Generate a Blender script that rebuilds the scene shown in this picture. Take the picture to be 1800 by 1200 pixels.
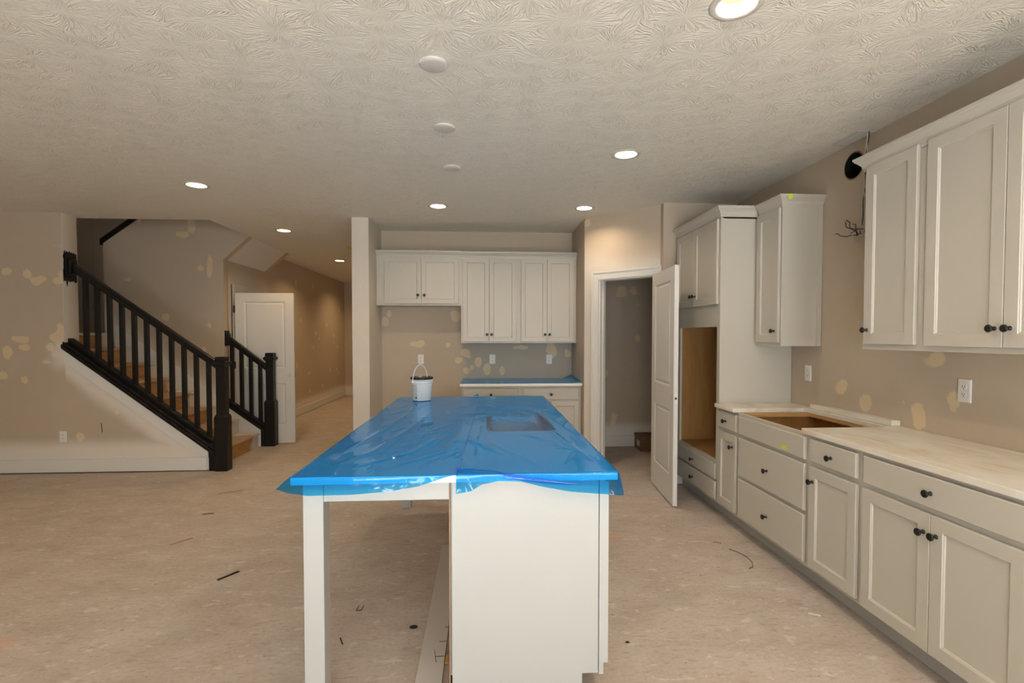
import bpy, bmesh, math, random
from mathutils import Vector, Matrix, noise
random.seed(7)
S = bpy.context.scene
for o in list(bpy.data.objects): bpy.data.objects.remove(o, do_unlink=True)
COL = S.collection
PI = math.pi

# ------------------------------------------------------------------ camera
F_PX, CX, CY = 890.0, 907.2, 615.1
YAW, PITCH, ROLL, CAM_H = .0628, -.0278, .0004, 1.445
cam = bpy.data.cameras.new('camera'); camo = bpy.data.objects.new('camera', cam); COL.objects.link(camo)
cam.sensor_fit = 'HORIZONTAL'; cam.sensor_width = 36.0; cam.lens = F_PX * 36 / 1800
cam.shift_x = -(CX - 900) / 1800; cam.shift_y = (CY - 600) / 1800
camo.location = (0, 0, CAM_H)
camo.rotation_euler = (Matrix.Rotation(-YAW, 3, 'Z') @ Matrix.Rotation(PI/2 + PITCH, 3, 'X') @ Matrix.Rotation(ROLL, 3, 'Z')).to_euler()
cam.clip_start = .05; S.camera = camo

# ------------------------------------------------------------------ exposure, world, daylight
S.view_settings.view_transform = 'Standard'; S.view_settings.look = 'None'
S.view_settings.gamma = 1.0; S.view_settings.use_curve_mapping = False
S.view_settings.exposure = 0.0
W = bpy.data.worlds.new('world'); S.world = W; W.use_nodes = True
wn = W.node_tree.nodes; wl = W.node_tree.links
bg = wn['Background']; sky = wn.new('ShaderNodeTexSky'); sky.sky_type = 'HOSEK_WILKIE'
sky.sun_direction = (-.3, .6, .75); sky.turbidity = 4.0
wl.new(sky.outputs[0], bg.inputs[0]); bg.inputs[1].default_value = .12

def area(name, loc, rot, sx, sy, power, color, spread=PI, shape='RECTANGLE'):
    d = bpy.data.lights.new(name, 'AREA'); d.shape = shape; d.size = sx; d.size_y = sy
    d.energy = power; d.color = color; d.spread = spread
    o = bpy.data.objects.new(name, d); COL.objects.link(o); o.location = loc; o.rotation_euler = rot
    return o
DAY = (.91, .985, 1.05)
# daylight through the openings of the wall behind the camera: sky light coming in level, and light thrown
# up as if off sunlit ground, added to brighten the ceiling; the far-left window is added for light
WINDOWS = [(-1.5, .3, .25, 2.25), (.7, 2.1, .95, 2.25)]
ADDED_WINDOW = (.2, 2.6, .6, 2.25)
P_SKY, P_GROUND, P_LEFT, P_CAN_K, P_CAN_L = 2.0, 112.0, 1.0, 7.4, 9.0
P_SUN = 108.0
for (x0, x1, z0, z1), k in zip(WINDOWS, (1.0, .75)):
    area('sky_light', ((x0+x1)/2, -2.88, (z0+z1)/2), (PI/2-.12, 0, 0), x1-x0, z1-z0, P_SKY*k, DAY)
    area('upward_fill', ((x0+x1)/2, -2.95, (z0+z1)/2-.1), (PI/2+.62, 0, 0), x1-x0, z1-z0, P_GROUND*k, DAY)
area('sky_light', (-7.88, (ADDED_WINDOW[0]+ADDED_WINDOW[1])/2, 1.45), (PI/2, 0, -PI/2), 2.4, 1.65, P_LEFT, DAY)  # lamp added at the unseen left window to light the right side
# sun added to brighten the ceiling: its patch, through the same openings, lies on the floor behind the camera
sl = bpy.data.lights.new('sun', 'SUN'); sl.energy = P_SUN; sl.angle = .01; sl.color = (.92, .985, 1.04)
so = bpy.data.objects.new('sun', sl); COL.objects.link(so); so.rotation_euler = (math.radians(42), 0, math.radians(-6))
CAN_COL = (1.0, .79, .56)
HALL_COL = (1.0, .69, .35)

# ------------------------------------------------------------------ materials
def mat(name, col, rough=.5, spec=.5, metal=0.0):
    m = bpy.data.materials.new(name); m.use_nodes = True
    b = m.node_tree.nodes['Principled BSDF']
    b.inputs['Base Color'].default_value = (*col, 1); b.inputs['Roughness'].default_value = rough
    b.inputs['Specular IOR Level'].default_value = spec; b.inputs['Metallic'].default_value = metal
    return m
class NT:
    def __init__(s, m): s.t = m.node_tree; s.b = s.t.nodes['Principled BSDF']
    def n(s, typ, **k):
        x = s.t.nodes.new('ShaderNode' + typ)
        for a, v in k.items(): setattr(x, a, v)
        return x
    def l(s, a, b): s.t.links.new(a, b)
    def val(s, sock, v):
        if hasattr(v, 'links') or hasattr(v, 'is_linked'): s.l(v, sock)
        else: sock.default_value = v
    def math(s, op, a, b=0.0, clamp=False):
        x = s.n('Math', operation=op, use_clamp=clamp); s.val(x.inputs[0], a); s.val(x.inputs[1], b); return x.outputs[0]
    def pos(s): return s.n('NewGeometry').outputs['Position']
    def scale(s, v, sc):
        x = s.n('Mapping'); s.l(v, x.inputs[0]); x.inputs['Scale'].default_value = sc; return x.outputs[0]
    def noise(s, v, sc, detail=4, rough=.55, dist=0):
        x = s.n('TexNoise'); s.l(v, x.inputs['Vector']); x.inputs['Scale'].default_value = sc
        x.inputs['Detail'].default_value = detail; x.inputs['Roughness'].default_value = rough
        x.inputs['Distortion'].default_value = dist; return x.outputs[0]
    def ramp(s, f, stops):
        x = s.n('ValToRGB'); e = x.color_ramp.elements
        while len(e) < len(stops): e.new(.5)
        for q, (p, c) in zip(e, stops): q.position = p; q.color = (*c, 1) if len(c) == 3 else c
        s.l(f, x.inputs[0]); return x.outputs[0]
    def mix(s, f, a, b, blend='MIX'):
        x = s.n('Mix', data_type='RGBA', blend_type=blend); s.val(x.inputs[0], f)
        for i, v in ((6, a), (7, b)):
            if isinstance(v, tuple): x.inputs[i].default_value = (*v, 1)
            else: s.l(v, x.inputs[i])
        return x.outputs[2]
    def bump(s, h, strength, dist):
        x = s.n('Bump'); x.inputs['Strength'].default_value = strength; x.inputs['Distance'].default_value = dist
        s.l(h, x.inputs['Height']); s.l(x.outputs[0], s.b.inputs['Normal']); return x

def wall_paint(name, base):
    m = mat(name, base, .62, .3); k = NT(m); p = k.pos()
    at = k.n('VertexColor', layer_name='mud'); sp = k.n('SeparateColor'); k.l(at.outputs[0], sp.inputs[0])
    fine = k.noise(p, 9, 5)
    big = k.noise(p, 1.3, 3)
    c = k.mix(big, tuple(v*.94 for v in base), tuple(min(1, v*1.06) for v in base))
    c = k.mix(sp.outputs[2], c, (.46, .41, .335))
    w = k.math('ADD', sp.outputs[0], k.math('MULTIPLY', k.math('SUBTRACT', fine, .5), .5))
    mud = k.ramp(w, [(.30, (0, 0, 0)), (.62, (1, 1, 1))])
    mudc = k.mix(fine, (.70, .54, .31), (.82, .69, .47))
    c = k.mix(k.math('MULTIPLY', mud, .74), c, mudc)
    w2 = k.math('ADD', sp.outputs[1], k.math('MULTIPLY', k.math('SUBTRACT', k.noise(p, 5, 4), .5), .25), True)
    c = k.mix(w2, c, (.77, .715, .64))
    k.l(c, k.b.inputs['Base Color'])
    k.bump(k.noise(p, 160, 2), .06, .002)
    return m
M = {}
M['wall'] = wall_paint('greige_wall_paint', (.52, .43, .33))
M['white'] = mat('white_primer', (.74, .72, .68), .45, .4)
M['doorwhite'] = mat('door_white', (.72, .70, .66), .4, .4)
M['cab'] = mat('cabinet_paint', (.555, .52, .45), .36, .5)
M['cabside'] = M['cab']
M['island'] = mat('island_white_paint', (.49, .50, .485), .38, .45)
M['black'] = mat('black_stain', (.0085, .0072, .006), .42, .32)
M['knob'] = mat('black_metal', (.006, .006, .006), .38, .5)
M['quartz'] = mat('white_quartz', (.84, .83, .80), .2, .5)
M['plate'] = mat('white_plastic', (.80, .78, .74), .35, .5)
M['dark'] = mat('dark_void', (.012, .013, .012), .7, .2)
M['greenblack'] = mat('dark_duct', (.016, .022, .018), .5, .3)
M['steel'] = mat('satin_steel', (.55, .53, .50), .35, .5, 1.0)
M['bronze'] = mat('hinge_black', (.02, .018, .016), .4, .5)
M['bucket'] = mat('bucket_plastic', (.80, .82, .83), .3, .5)
M['lid'] = mat('bucket_lid', (.010, .010, .011), .25, .5)
M['tape'] = mat('painters_tape', (.62, .72, .06), .6, .3)
M['trim'] = mat('light_trim', (.62, .60, .55), .4, .4)
M['baffle'] = mat('light_baffle', (.55, .46, .30), .35, .4)
M['toe'] = mat('toe_kick_paint', (.42, .40, .36), .45, .4)
M['wire'] = mat('cable_sheath', (.62, .58, .50), .5, .4)
M['darkwire'] = mat('dark_cable', (.03, .025, .02), .5, .4)
M['rawedge'] = mat('raw_board_edge', (.40, .24, .14), .7, .2)
M['shim'] = mat('wood_shim', (.52, .30, .11), .6, .3)
M['splinter'] = mat('dark_splinter', (.03, .022, .018), .7, .2)
M['board'] = mat('primed_board', (.60, .56, .52), .5, .3)
M['pencil'] = mat('pencil_line', (.06, .055, .06), .6, .2)
M['slot'] = mat('outlet_slot', (.10, .09, .08), .6, .2)

def wood(name, c0, c1, scl, rough=.5):
    m = mat(name, c0, rough, .35); k = NT(m); p = k.n('TexCoord').outputs['Object']
    g = k.noise(k.scale(p, scl), 3.0, 6, .6, .6)
    c = k.ramp(g, [(.32, c1), (.60, c0)])
    kn = k.n('TexVoronoi'); k.l(k.scale(p, (3.2, 3.2, 5.5)), kn.inputs['Vector']); kn.inputs['Scale'].default_value = 1.6
    f = k.ramp(kn.outputs['Distance'], [(.03, (1, 1, 1)), (.075, (0, 0, 0))])
    if name == 'pine': c = k.mix(f, c, (.10, .04, .015))
    if name in ('pine', 'tread_ply'):
        # primer overspray along the wall side of the stairs
        s = k.n('SeparateXYZ'); k.l(p, s.inputs[0])
        e = k.math('ADD', s.outputs[1], k.math('MULTIPLY', k.math('SUBTRACT', k.noise(p, 7, 4), .5), .28))
        c = k.mix(k.ramp(e, [(.34, (0, 0, 0)), (.42, (.9, .9, .9))]), c, (.70, .66, .60))
    k.l(c, k.b.inputs['Base Color']); return m
M['pine'] = wood('pine', (.50, .285, .115), (.39, .20, .07), (2, 2, 16))
M['tread'] = wood('tread_ply', (.56, .40, .26), (.46, .30, .17), (14, 2, 2))
M['interior'] = wood('cabinet_interior', (.43, .235, .085), (.36, .185, .06), (7, 7, .9), .4)
M['card'] = wood('cardboard', (.23, .12, .055), (.17, .085, .04), (2, 2, 9), .7)
M['quartzslab'] = None

def marble():
    m = mat('white_quartz_cream', (.80, .76, .68), .25, .45); k = NT(m); p = k.pos()
    n = k.noise(k.scale(p, (2.2, .8, 2)), 2.0, 6, .6, 1.2)
    c = k.ramp(n, [(.34, (.70, .60, .46)), (.47, (.78, .72, .62)), (.60, (.82, .79, .72))])
    k.l(c, k.b.inputs['Base Color']); return m
M['counter'] = marble()

def ceiling_mat():
    m = mat('stomped_ceiling', (.88, .84, .745), .55, .35); k = NT(m); p = k.pos()
    wob = k.n('TexNoise'); k.l(p, wob.inputs['Vector']); wob.inputs['Scale'].default_value = 7
    wv = k.n('VectorMath', operation='SCALE'); k.l(wob.outputs['Color'], wv.inputs[0]); wv.inputs['Scale'].default_value = .05
    pw = k.n('VectorMath', operation='ADD'); k.l(p, pw.inputs[0]); k.l(wv.outputs[0], pw.inputs[1])
    hs = []
    for off in ((0, 0, 0), (3.3, 1.7, 0)):
        a = k.n('VectorMath', operation='ADD'); k.l(pw.outputs[0], a.inputs[0]); a.inputs[1].default_value = off
        v = k.n('TexVoronoi', voronoi_dimensions='2D'); k.l(a.outputs[0], v.inputs['Vector']); v.inputs['Scale'].default_value = 5.2
        sc = k.n('VectorMath', operation='SUBTRACT'); k.l(a.outputs[0], sc.inputs[0]); k.l(v.outputs['Position'], sc.inputs[1])
        s = k.n('SeparateXYZ'); k.l(sc.outputs[0], s.inputs[0])
        ang = k.math('ARCTAN2', s.outputs[1], s.outputs[0])
        rs = k.n('SeparateColor'); k.l(v.outputs['Color'], rs.inputs[0])
        cv = k.n('CombineXYZ')
        k.l(k.math('MULTIPLY', k.math('COSINE', ang), 5.5), cv.inputs[0]); k.l(k.math('MULTIPLY', k.math('SINE', ang), 5.5), cv.inputs[1])
        k.l(k.math('ADD', k.math('MULTIPLY', v.outputs['Distance'], 1.6), k.math('MULTIPLY', rs.outputs[0], 40)), cv.inputs[2])
        nz = k.noise(cv.outputs[0], 1.3, 2, .5)
        rdg = k.math('ABSOLUTE', k.math('SUBTRACT', nz, .5))
        h = k.math('SUBTRACT', 1.0, k.math('MULTIPLY', rdg, 8.0), True)
        hs.append(k.math('MULTIPLY', h, k.math('MULTIPLY', v.outputs['Distance'], 3.0, True)))
    h = k.math('MAXIMUM', hs[0], k.math('MULTIPLY', hs[1], .45))
    k.bump(k.math('ADD', h, k.math('MULTIPLY', k.noise(p, 60, 2), .2)), .75, .005)
    return m
M['ceil'] = ceiling_mat()

def floor_mat():
    m = mat('dusty_subfloor', (.5, .42, .34), .62, .3); k = NT(m); p = k.pos()
    a = k.noise(p, .55, 4); b = k.noise(k.scale(p, (1.0, 1.6, 1)), 3.2, 6, .62, .4); d = k.noise(p, 48, 5, .72)
    c = k.ramp(b, [(.28, (.40, .335, .285)), (.48, (.505, .435, .385)), (.70, (.585, .525, .475))])
    c = k.mix(k.math('MULTIPLY', a, .55), c, (.53, .435, .345))
    c = k.mix(k.ramp(d, [(.30, (.38, .38, .38)), (.50, (0, 0, 0))]), c, (.35, .28, .22))
    c = k.mix(k.ramp(d, [(.50, (0, 0, 0)), (.76, (.36, .36, .36))]), c, (.67, .61, .54))
    # wood-fibre flecks, paint dabs, scuffs
    w1 = k.noise(k.scale(p, (9, 26, 1)), 2.0, 3, .5, .5)
    c = k.mix(k.ramp(w1, [(.57, (0, 0, 0)), (.66, (.42, .42, .42))]), c, (.34, .245, .175))
    w2 = k.noise(k.scale(p, (5, 9, 1)), 1.7, 5, .62, .1)
    c = k.mix(k.ramp(w2, [(.595, (0, 0, 0)), (.645, (.50, .50, .50))]), c, (.70, .665, .61))
    v = k.n('TexVoronoi'); k.l(k.scale(p, (1.0, 1.4, 1)), v.inputs['Vector']); v.inputs['Scale'].default_value = 7.5
    rs = k.n('SeparateColor'); k.l(v.outputs['Color'], rs.inputs[0])
    spot = k.math('MULTIPLY', k.math('LESS_THAN', v.outputs['Distance'], k.math('MULTIPLY', rs.outputs[1], .085)), k.math('GREATER_THAN', rs.outputs[0], .55))
    c = k.mix(k.math('MULTIPLY', spot, .55), c, (.20, .14, .10))
    w3 = k.noise(p, 1.4, 2)
    c = k.mix(k.ramp(w3, [(.66, (0, 0, 0)), (.78, (.22, .22, .22))]), c, (.62, .34, .24))
    w4 = k.noise(k.scale(p, (1, 2.2, 1)), 2.4, 3)
    c = k.mix(k.ramp(w4, [(.62, (0, 0, 0)), (.72, (.22, .22, .22))]), c, (.36, .34, .33))
    v2 = k.n('TexVoronoi'); k.l(k.scale(p, (1.0, 1.5, 1)), v2.inputs['Vector']); v2.inputs['Scale'].default_value = 21
    r2 = k.n('SeparateColor'); k.l(v2.outputs['Color'], r2.inputs[0])
    sp2 = k.math('MULTIPLY', k.math('LESS_THAN', v2.outputs['Distance'], k.math('MULTIPLY', r2.outputs[1], .13)), k.math('GREATER_THAN', r2.outputs[0], .62))
    c = k.mix(k.math('MULTIPLY', sp2, .6), c, k.mix(k.math('GREATER_THAN', r2.outputs[2], .55), (.21, .155, .115), (.78, .75, .70)))
    # faded orange chalk marks
    for cx, cy, r_ in ((-2.32, 2.47, .15), (.93, 3.55, .13)):
        dv = k.n('VectorMath', operation='DISTANCE'); k.l(k.scale(p, (1, 1.6, 1)), dv.inputs[0]); dv.inputs[1].default_value = (cx, cy*1.6, 0)
        e = k.math('ADD', k.math('DIVIDE', dv.outputs['Value'], r_), k.math('MULTIPLY', k.math('SUBTRACT', d, .5), 1.2))
        c = k.mix(k.ramp(e, [(.3, (.5, .5, .5)), (1.0, (0, 0, 0))]), c, (.66, .34, .22))
    k.l(c, k.b.inputs['Base Color']); k.bump(k.math('ADD', d, b), .12, .004)
    return m
M['floor'] = floor_mat()

def film_mat(name, T, wr, body=0.0):
    m = bpy.data.materials.new(name); m.use_nodes = True; t = m.node_tree; t.nodes.clear()
    class Q(NT):
        def __init__(s): s.t = t
    k = Q(); out = k.n('OutputMaterial')
    tr = k.n('BsdfTransparent'); tr.inputs[0].default_value = (*T, 1)
    gl = k.n('BsdfGlossy'); gl.inputs['Roughness'].default_value = .018; gl.inputs[0].default_value = (1, 1, 1, 1)
    lw = k.n('LayerWeight'); lw.inputs[0].default_value = .5
    fr = k.math('ADD', k.math('MULTIPLY', k.math('POWER', lw.outputs['Facing'], 7.0), .85), .035)
    p = k.pos(); h = k.noise(k.scale(p, (15, 4, 6)), 1.0, 5, .6, 1.5)
    bp = k.n('Bump'); bp.inputs['Strength'].default_value = wr; bp.inputs['Distance'].default_value = .02
    if body:
        # fine sharp creases, drawn out along the length of the sheet and turned by a slow noise
        wob = k.n('TexNoise'); k.l(p, wob.inputs['Vector']); wob.inputs['Scale'].default_value = 2.2
        wv = k.n('VectorMath', operation='SCALE'); k.l(wob.outputs['Color'], wv.inputs[0]); wv.inputs['Scale'].default_value = .5
        pa = k.n('VectorMath', operation='ADD'); k.l(p, pa.inputs[0]); k.l(wv.outputs[0], pa.inputs[1])
        cr = None
        for sc in ((9, 2.0, 6), (22, 5, 14)):
            nz = k.noise(k.scale(pa.outputs[0], sc), 1.0, 2, .5, .6)
            rg = k.math('POWER', k.math('SUBTRACT', 1.0, k.math('MULTIPLY', k.math('ABSOLUTE', k.math('SUBTRACT', nz, .5)), 7.0), True), 2.0)
            cr = rg if cr is None else k.math('ADD', k.math('MULTIPLY', cr, 1.0), k.math('MULTIPLY', rg, .4))
        gate = k.ramp(k.noise(p, 2.6, 2), [(.42, (.12, .12, .12)), (.62, (1, 1, 1))])
        h = k.math('ADD', h, k.math('MULTIPLY', k.math('MULTIPLY', cr, gate), 1.6))
    k.l(h, bp.inputs['Height']); k.l(bp.outputs[0], gl.inputs['Normal'])
    base = tr.outputs[0]
    if body:
        df = k.n('BsdfDiffuse'); df.inputs[0].default_value = (.008, .13, .72, 1); tl = k.n('BsdfTranslucent'); tl.inputs[0].default_value = (.008, .13, .72, 1)
        m1 = k.n('MixShader'); m1.inputs[0].default_value = .5; k.l(df.outputs[0], m1.inputs[1]); k.l(tl.outputs[0], m1.inputs[2])
        m2 = k.n('MixShader'); m2.inputs[0].default_value = body; k.l(tr.outputs[0], m2.inputs[1]); k.l(m1.outputs[0], m2.inputs[2]); base = m2.outputs[0]
    mx = k.n('MixShader'); k.l(fr, mx.inputs[0]); k.l(base, mx.inputs[1]); k.l(gl.outputs[0], mx.inputs[2])
    k.l(mx.outputs[0], out.inputs[0]); return m
M['film'] = film_mat('blue_film', (.07, .66, .99), .032, .21)
M['glass'] = film_mat('window_glass', (.97, .985, .98), 0.0)

def emit(name, col, st):
    m = bpy.data.materials.new(name); m.use_nodes = True; t = m.node_tree; t.nodes.clear()
    e = t.nodes.new('ShaderNodeEmission'); e.inputs[0].default_value = (*col, 1); e.inputs[1].default_value = st
    o = t.nodes.new('ShaderNodeOutputMaterial'); t.links.new(e.outputs[0], o.inputs[0]); return m
M['lens'] = emit('lamp_lens', (1, .93, .80), 3.5)

def label_mat():
    m = mat('bucket_label', (.72, .73, .72), .4, .4); k = NT(m); p = k.n('TexCoord').outputs['Object']
    s = k.n('SeparateXYZ'); k.l(p, s.inputs[0])
    w = k.math('FRACT', k.math('MULTIPLY', s.outputs[2], 85))
    ln = k.math('GREATER_THAN', w, .55)
    gap = k.math('GREATER_THAN', k.noise(k.scale(p, (60, 60, 85)), 1.5, 1), .42)
    c = k.mix(k.math('MULTIPLY', k.math('MULTIPLY', ln, gap), .6), (.72, .73, .72), (.10, .10, .11))
    k.l(c, k.b.inputs['Base Color']); return m
M['label'] = label_mat()

# ------------------------------------------------------------------ mesh helpers
class MB:
    def __init__(s, off=(0, 0, 0)): s.v = []; s.f = []; s.sm = []; s.off = Vector(off)
    def add(s, vs, fs, smooth=False):
        n = len(s.v); s.v += [tuple(v) for v in vs]
        for f in fs: s.f.append([i+n for i in f]); s.sm.append(smooth)
        return s
    def box(s, x0, y0, z0, x1, y1, z1):
        vs = [(x, y, z) for z in (z0, z1) for y in (y0, y1) for x in (x0, x1)]
        return s.add(vs, [(0, 2, 3, 1), (4, 5, 7, 6), (0, 1, 5, 4), (2, 6, 7, 3), (0, 4, 6, 2), (1, 3, 7, 5)])
    def prism(s, poly, axis, a, b):
        # polygon in the plane normal to axis, extruded from a to b
        def mk(p, t): return {'x': (t, p[0], p[1]), 'y': (p[0], t, p[1]), 'z': (p[0], p[1], t)}[axis]
        n = len(poly); vs = [mk(p, a) for p in poly] + [mk(p, b) for p in poly]
        fs = [list(range(n))[::-1], list(range(n, 2*n))] + [(i, (i+1) % n, n+(i+1) % n, n+i) for i in range(n)]
        return s.add(vs, fs)
    def lathe(s, prof, c=(0, 0, 0), axis='z', seg=24, smooth=True, cap=True):
        vs = []; n = len(prof)
        for r, h in prof:
            for k in range(seg):
                a = 2*PI*k/seg; u, w = r*math.cos(a), r*math.sin(a)
                q = {'z': (u, w, h), 'y': (u, h, w), 'x': (h, u, w)}[axis]
                vs.append((q[0]+c[0], q[1]+c[1], q[2]+c[2]))
        fs = [(i*seg+k, i*seg+(k+1) % seg, (i+1)*seg+(k+1) % seg, (i+1)*seg+k) for i in range(n-1) for k in range(seg)]
        s.add(vs, fs, smooth)
        if cap:
            m = len(s.v)-n*seg
            s.f.append([m+k for k in range(seg)][::-1]); s.sm.append(False)
            s.f.append([m+(n-1)*seg+k for k in range(seg)]); s.sm.append(False)
        return s
    def tube(s, pts, r, seg=8):
        pts = [Vector(p) for p in pts]; vs = []
        up = Vector((0, 0, 1))
        for i, p in enumerate(pts):
            t = (pts[min(i+1, len(pts)-1)]-pts[max(i-1, 0)]).normalized()
            a = t.cross(up)
            if a.length < 1e-3: a = t.cross(Vector((1, 0, 0)))
            a.normalize(); b = t.cross(a)
            for k in range(seg):
                q = 2*PI*k/seg; vs.append(p+a*(r*math.cos(q))+b*(r*math.sin(q)))
        n = len(pts)
        fs = [(i*seg+k, i*seg+(k+1) % seg, (i+1)*seg+(k+1) % seg, (i+1)*seg+k) for i in range(n-1) for k in range(seg)]
        fs += [list(range(seg)), list(range((n-1)*seg, n*seg))[::-1]]
        return s.add(vs, fs, True)
    def sweep(s, path, prof):
        # path: xy points, prof: (outward, z); outward = right-hand side of the travel direction
        n = len(path); P = [Vector(p) for p in path]; cols = []
        for i in range(n):
            d0 = (P[i]-P[i-1]).normalized() if i else None
            d1 = (P[i+1]-P[i]).normalized() if i < n-1 else None
            n0 = Vector((d0.y, -d0.x)) if d0 else None; n1 = Vector((d1.y, -d1.x)) if d1 else None
            if n0 is None: m = n1
            elif n1 is None: m = n0
            else: m = (n0+n1); m = m/(m.dot(n0))
            cols.append([(P[i].x+m.x*o, P[i].y+m.y*o, z) for o, z in prof])
        k = len(prof); vs = [v for c in cols for v in c]
        fs = [(i*k+j, i*k+(j+1) % k, (i+1)*k+(j+1) % k, (i+1)*k+j) for i in range(n-1) for j in range(k)]
        fs += [list(range(k))[::-1], list(range((n-1)*k, n*k))]
        return s.add(vs, fs)
    def rings(s, x0, x1, z0, z1, prof, sgn=1):
        # nested rectangles facing -y: (inset, y)
        vs = []
        for i, y in prof: vs += [(x0+i, y, z0+i), (x1-i, y, z0+i), (x1-i, y, z1-i), (x0+i, y, z1-i)]
        n = len(prof)
        fs = [(i*4+j, i*4+(j+1) % 4, (i+1)*4+(j+1) % 4, (i+1)*4+j) for i in range(n-1) for j in range(4)]
        fs += [(0, 3, 2, 1), ((n-1)*4, (n-1)*4+1, (n-1)*4+2, (n-1)*4+3)]
        return s.add(vs, fs)
    def build(s, name, m, parent=None, bevel=0.0, recalc=True):
        me = bpy.data.meshes.new(name)
        me.from_pydata([(x-s.off.x, y-s.off.y, z-s.off.z) for x, y, z in s.v], [], s.f)
        for p, q in zip(me.polygons, s.sm): p.use_smooth = q
        if recalc:
            b = bmesh.new(); b.from_mesh(me); bmesh.ops.recalc_face_normals(b, faces=b.faces); b.to_mesh(me); b.free()
        me.materials.append(m)
        o = bpy.data.objects.new(name, me); COL.objects.link(o)
        if parent: o.parent = parent
        if bevel:
            md = o.modifiers.new('bevel', 'BEVEL'); md.width = bevel; md.segments = 2; md.limit_method = 'ANGLE'; md.angle_limit = .6
        return o

def tag(o, label=None, cat=None, group=None, kind=None):
    if label: o['label'] = label
    if cat: o['category'] = cat
    if group: o['group'] = group
    if kind: o['kind'] = kind
    return o
def empty(name, loc=(0, 0, 0), rz=0):
    o = bpy.data.objects.new(name, None); COL.objects.link(o); o.location = loc; o.rotation_euler = (0, 0, rz)
    o.empty_display_size = .1; return o
def thing(name, label, cat, loc, rz=0, group=None): return tag(empty(name, loc, rz), label, cat, group)
def struct(name, mb, m, label=None, parent=None, bevel=0):
    o = mb.build(name, m, parent, bevel); tag(o, label, None, None, 'structure'); return o

def smooth(a, b, x):
    t = min(1, max(0, (x-a)/(b-a))); return t*t*(3-2*t)
def cut_grid(o, axes, res, lo, hi):
    """subdivide a wall by planes so that paint patches can be stored per vertex"""
    b = bmesh.new(); b.from_mesh(o.data)
    for a in axes:
        x = lo[a]
        while x <= hi[a]:
            co = [0, 0, 0]; no = [0, 0, 0]; co[a] = x; no[a] = 1
            bmesh.ops.bisect_plane(b, geom=b.verts[:]+b.edges[:]+b.faces[:], plane_co=co, plane_no=no)
            x += res
    b.to_mesh(o.data); b.free()
def paint(o, fn):
    at = o.data.color_attributes.new('mud', 'FLOAT_COLOR', 'POINT')
    for i, v in enumerate(o.data.vertices):
        at.data[i].color = (*fn(v.co), 1)
def patches(lst, u, w):
    """lst: (cu, cw, radius u, radius w, strength); returns mask of ragged ellipses"""
    def f(co):
        a, b = co[u], co[w]; r = 0
        for i, (cu, cw, ru, rw, st) in enumerate(lst):
            if abs(a-cu) > ru*1.8 or abs(b-cw) > rw*1.8: continue
            d = math.hypot((a-cu)/ru, (b-cw)/rw)
            d += .55*noise.noise(Vector((a*11+i*7, b*11, i*3.1)))
            r = max(r, st*(1-smooth(.62, 1.12, d)))
        return r
    return f

# ------------------------------------------------------------------ setting: floor, ceiling, walls
ZC = 2.725
XR = 2.445
mb = MB(); mb.box(-7.6, -2.9, -.12, XR+.15, 12.7, 0)
struct('floor', mb, M['floor'], 'dusty beige subfloor with scuffs and paint flecks')

LIGHTS = [(-2.438, 4.498), (-2.429, 6.357), (-.453, 5.068), (1.001, 5.052), (.997, 3.549), (.975, 1.935), (-2.455, 8.829), (-2.46, 11.3), (-.5, -.6), (-3.4, 1.6), (-5.4, 3.2), (.98, .2)]
def drill(o, cyl):
    """cut round holes; the cutter is removed again"""
    c = MB()
    for q in cyl: c.lathe(q[0], q[1], q[2], 32, False)
    co = c.build('cutter', M['dark'])
    md = o.modifiers.new('holes', 'BOOLEAN'); md.operation = 'DIFFERENCE'; md.object = co; md.solver = 'EXACT'
    dg = bpy.context.evaluated_depsgraph_get()
    me = bpy.data.meshes.new_from_object(o.evaluated_get(dg)); o.modifiers.remove(md)
    o.data = me; bpy.data.objects.remove(co, do_unlink=True)
OPX, OPY = -3.03, 5.84
# one plan polygon: main room, kitchen and hall, notched for the stairwell
mb = MB()
mb.prism([(-7.6, -2.9), (XR+.15, -2.9), (XR+.15, 6.8), (-1.2, 6.8), (-1.2, 12.7), (-3.5, 12.7), (-3.5, 8.08), (OPX, 8.08), (OPX, OPY), (-7.6, OPY)], 'z', ZC, ZC+.30)
ceil = struct('ceiling', mb, M['ceil'], 'cream ceiling with stomped plaster texture')
drill(ceil, [([(.078, ZC-.05), (.078, ZC+.085)], (x, y, 0), 'z') for x, y in LIGHTS])

# right wall, with the round duct hole
mb = MB(); mb.box(XR, -2.9, 0, XR+.15, 6.8, ZC)
wr = struct('wall_right', mb, M['wall'], 'greige painted wall with filler patches behind the cabinets')
cut_grid(wr, (1, 2), .02, (0, 2.0, .90), (0, 3.9, 1.42))
drill(wr, [([(.083, XR-.05), (.083, XR+.12)], (0, 3.235, 2.572), 'x')])
pr_ = patches([(3.33, 1.10, .075, .055, 1), (3.25, .985, .0, .0, 0), (2.71, .985, .055, .075, 1), (2.50, 1.10, .035, .075, 1), (2.58, 1.305, .09, .055, 1), (2.80, 1.05, .012, .012, 1), (3.42, 1.04, .05, .06, .55)][:1] +
              [(2.70, .99, .05, .075, 1), (2.49, 1.10, .035, .07, 1), (2.60, 1.315, .085, .055, 1), (2.80, 1.065, .013, .013, 1), (3.10, 1.02, .05, .065, .9)], 1, 2)
paint(wr, lambda c: (.8*pr_(c), 0, 0))

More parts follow.
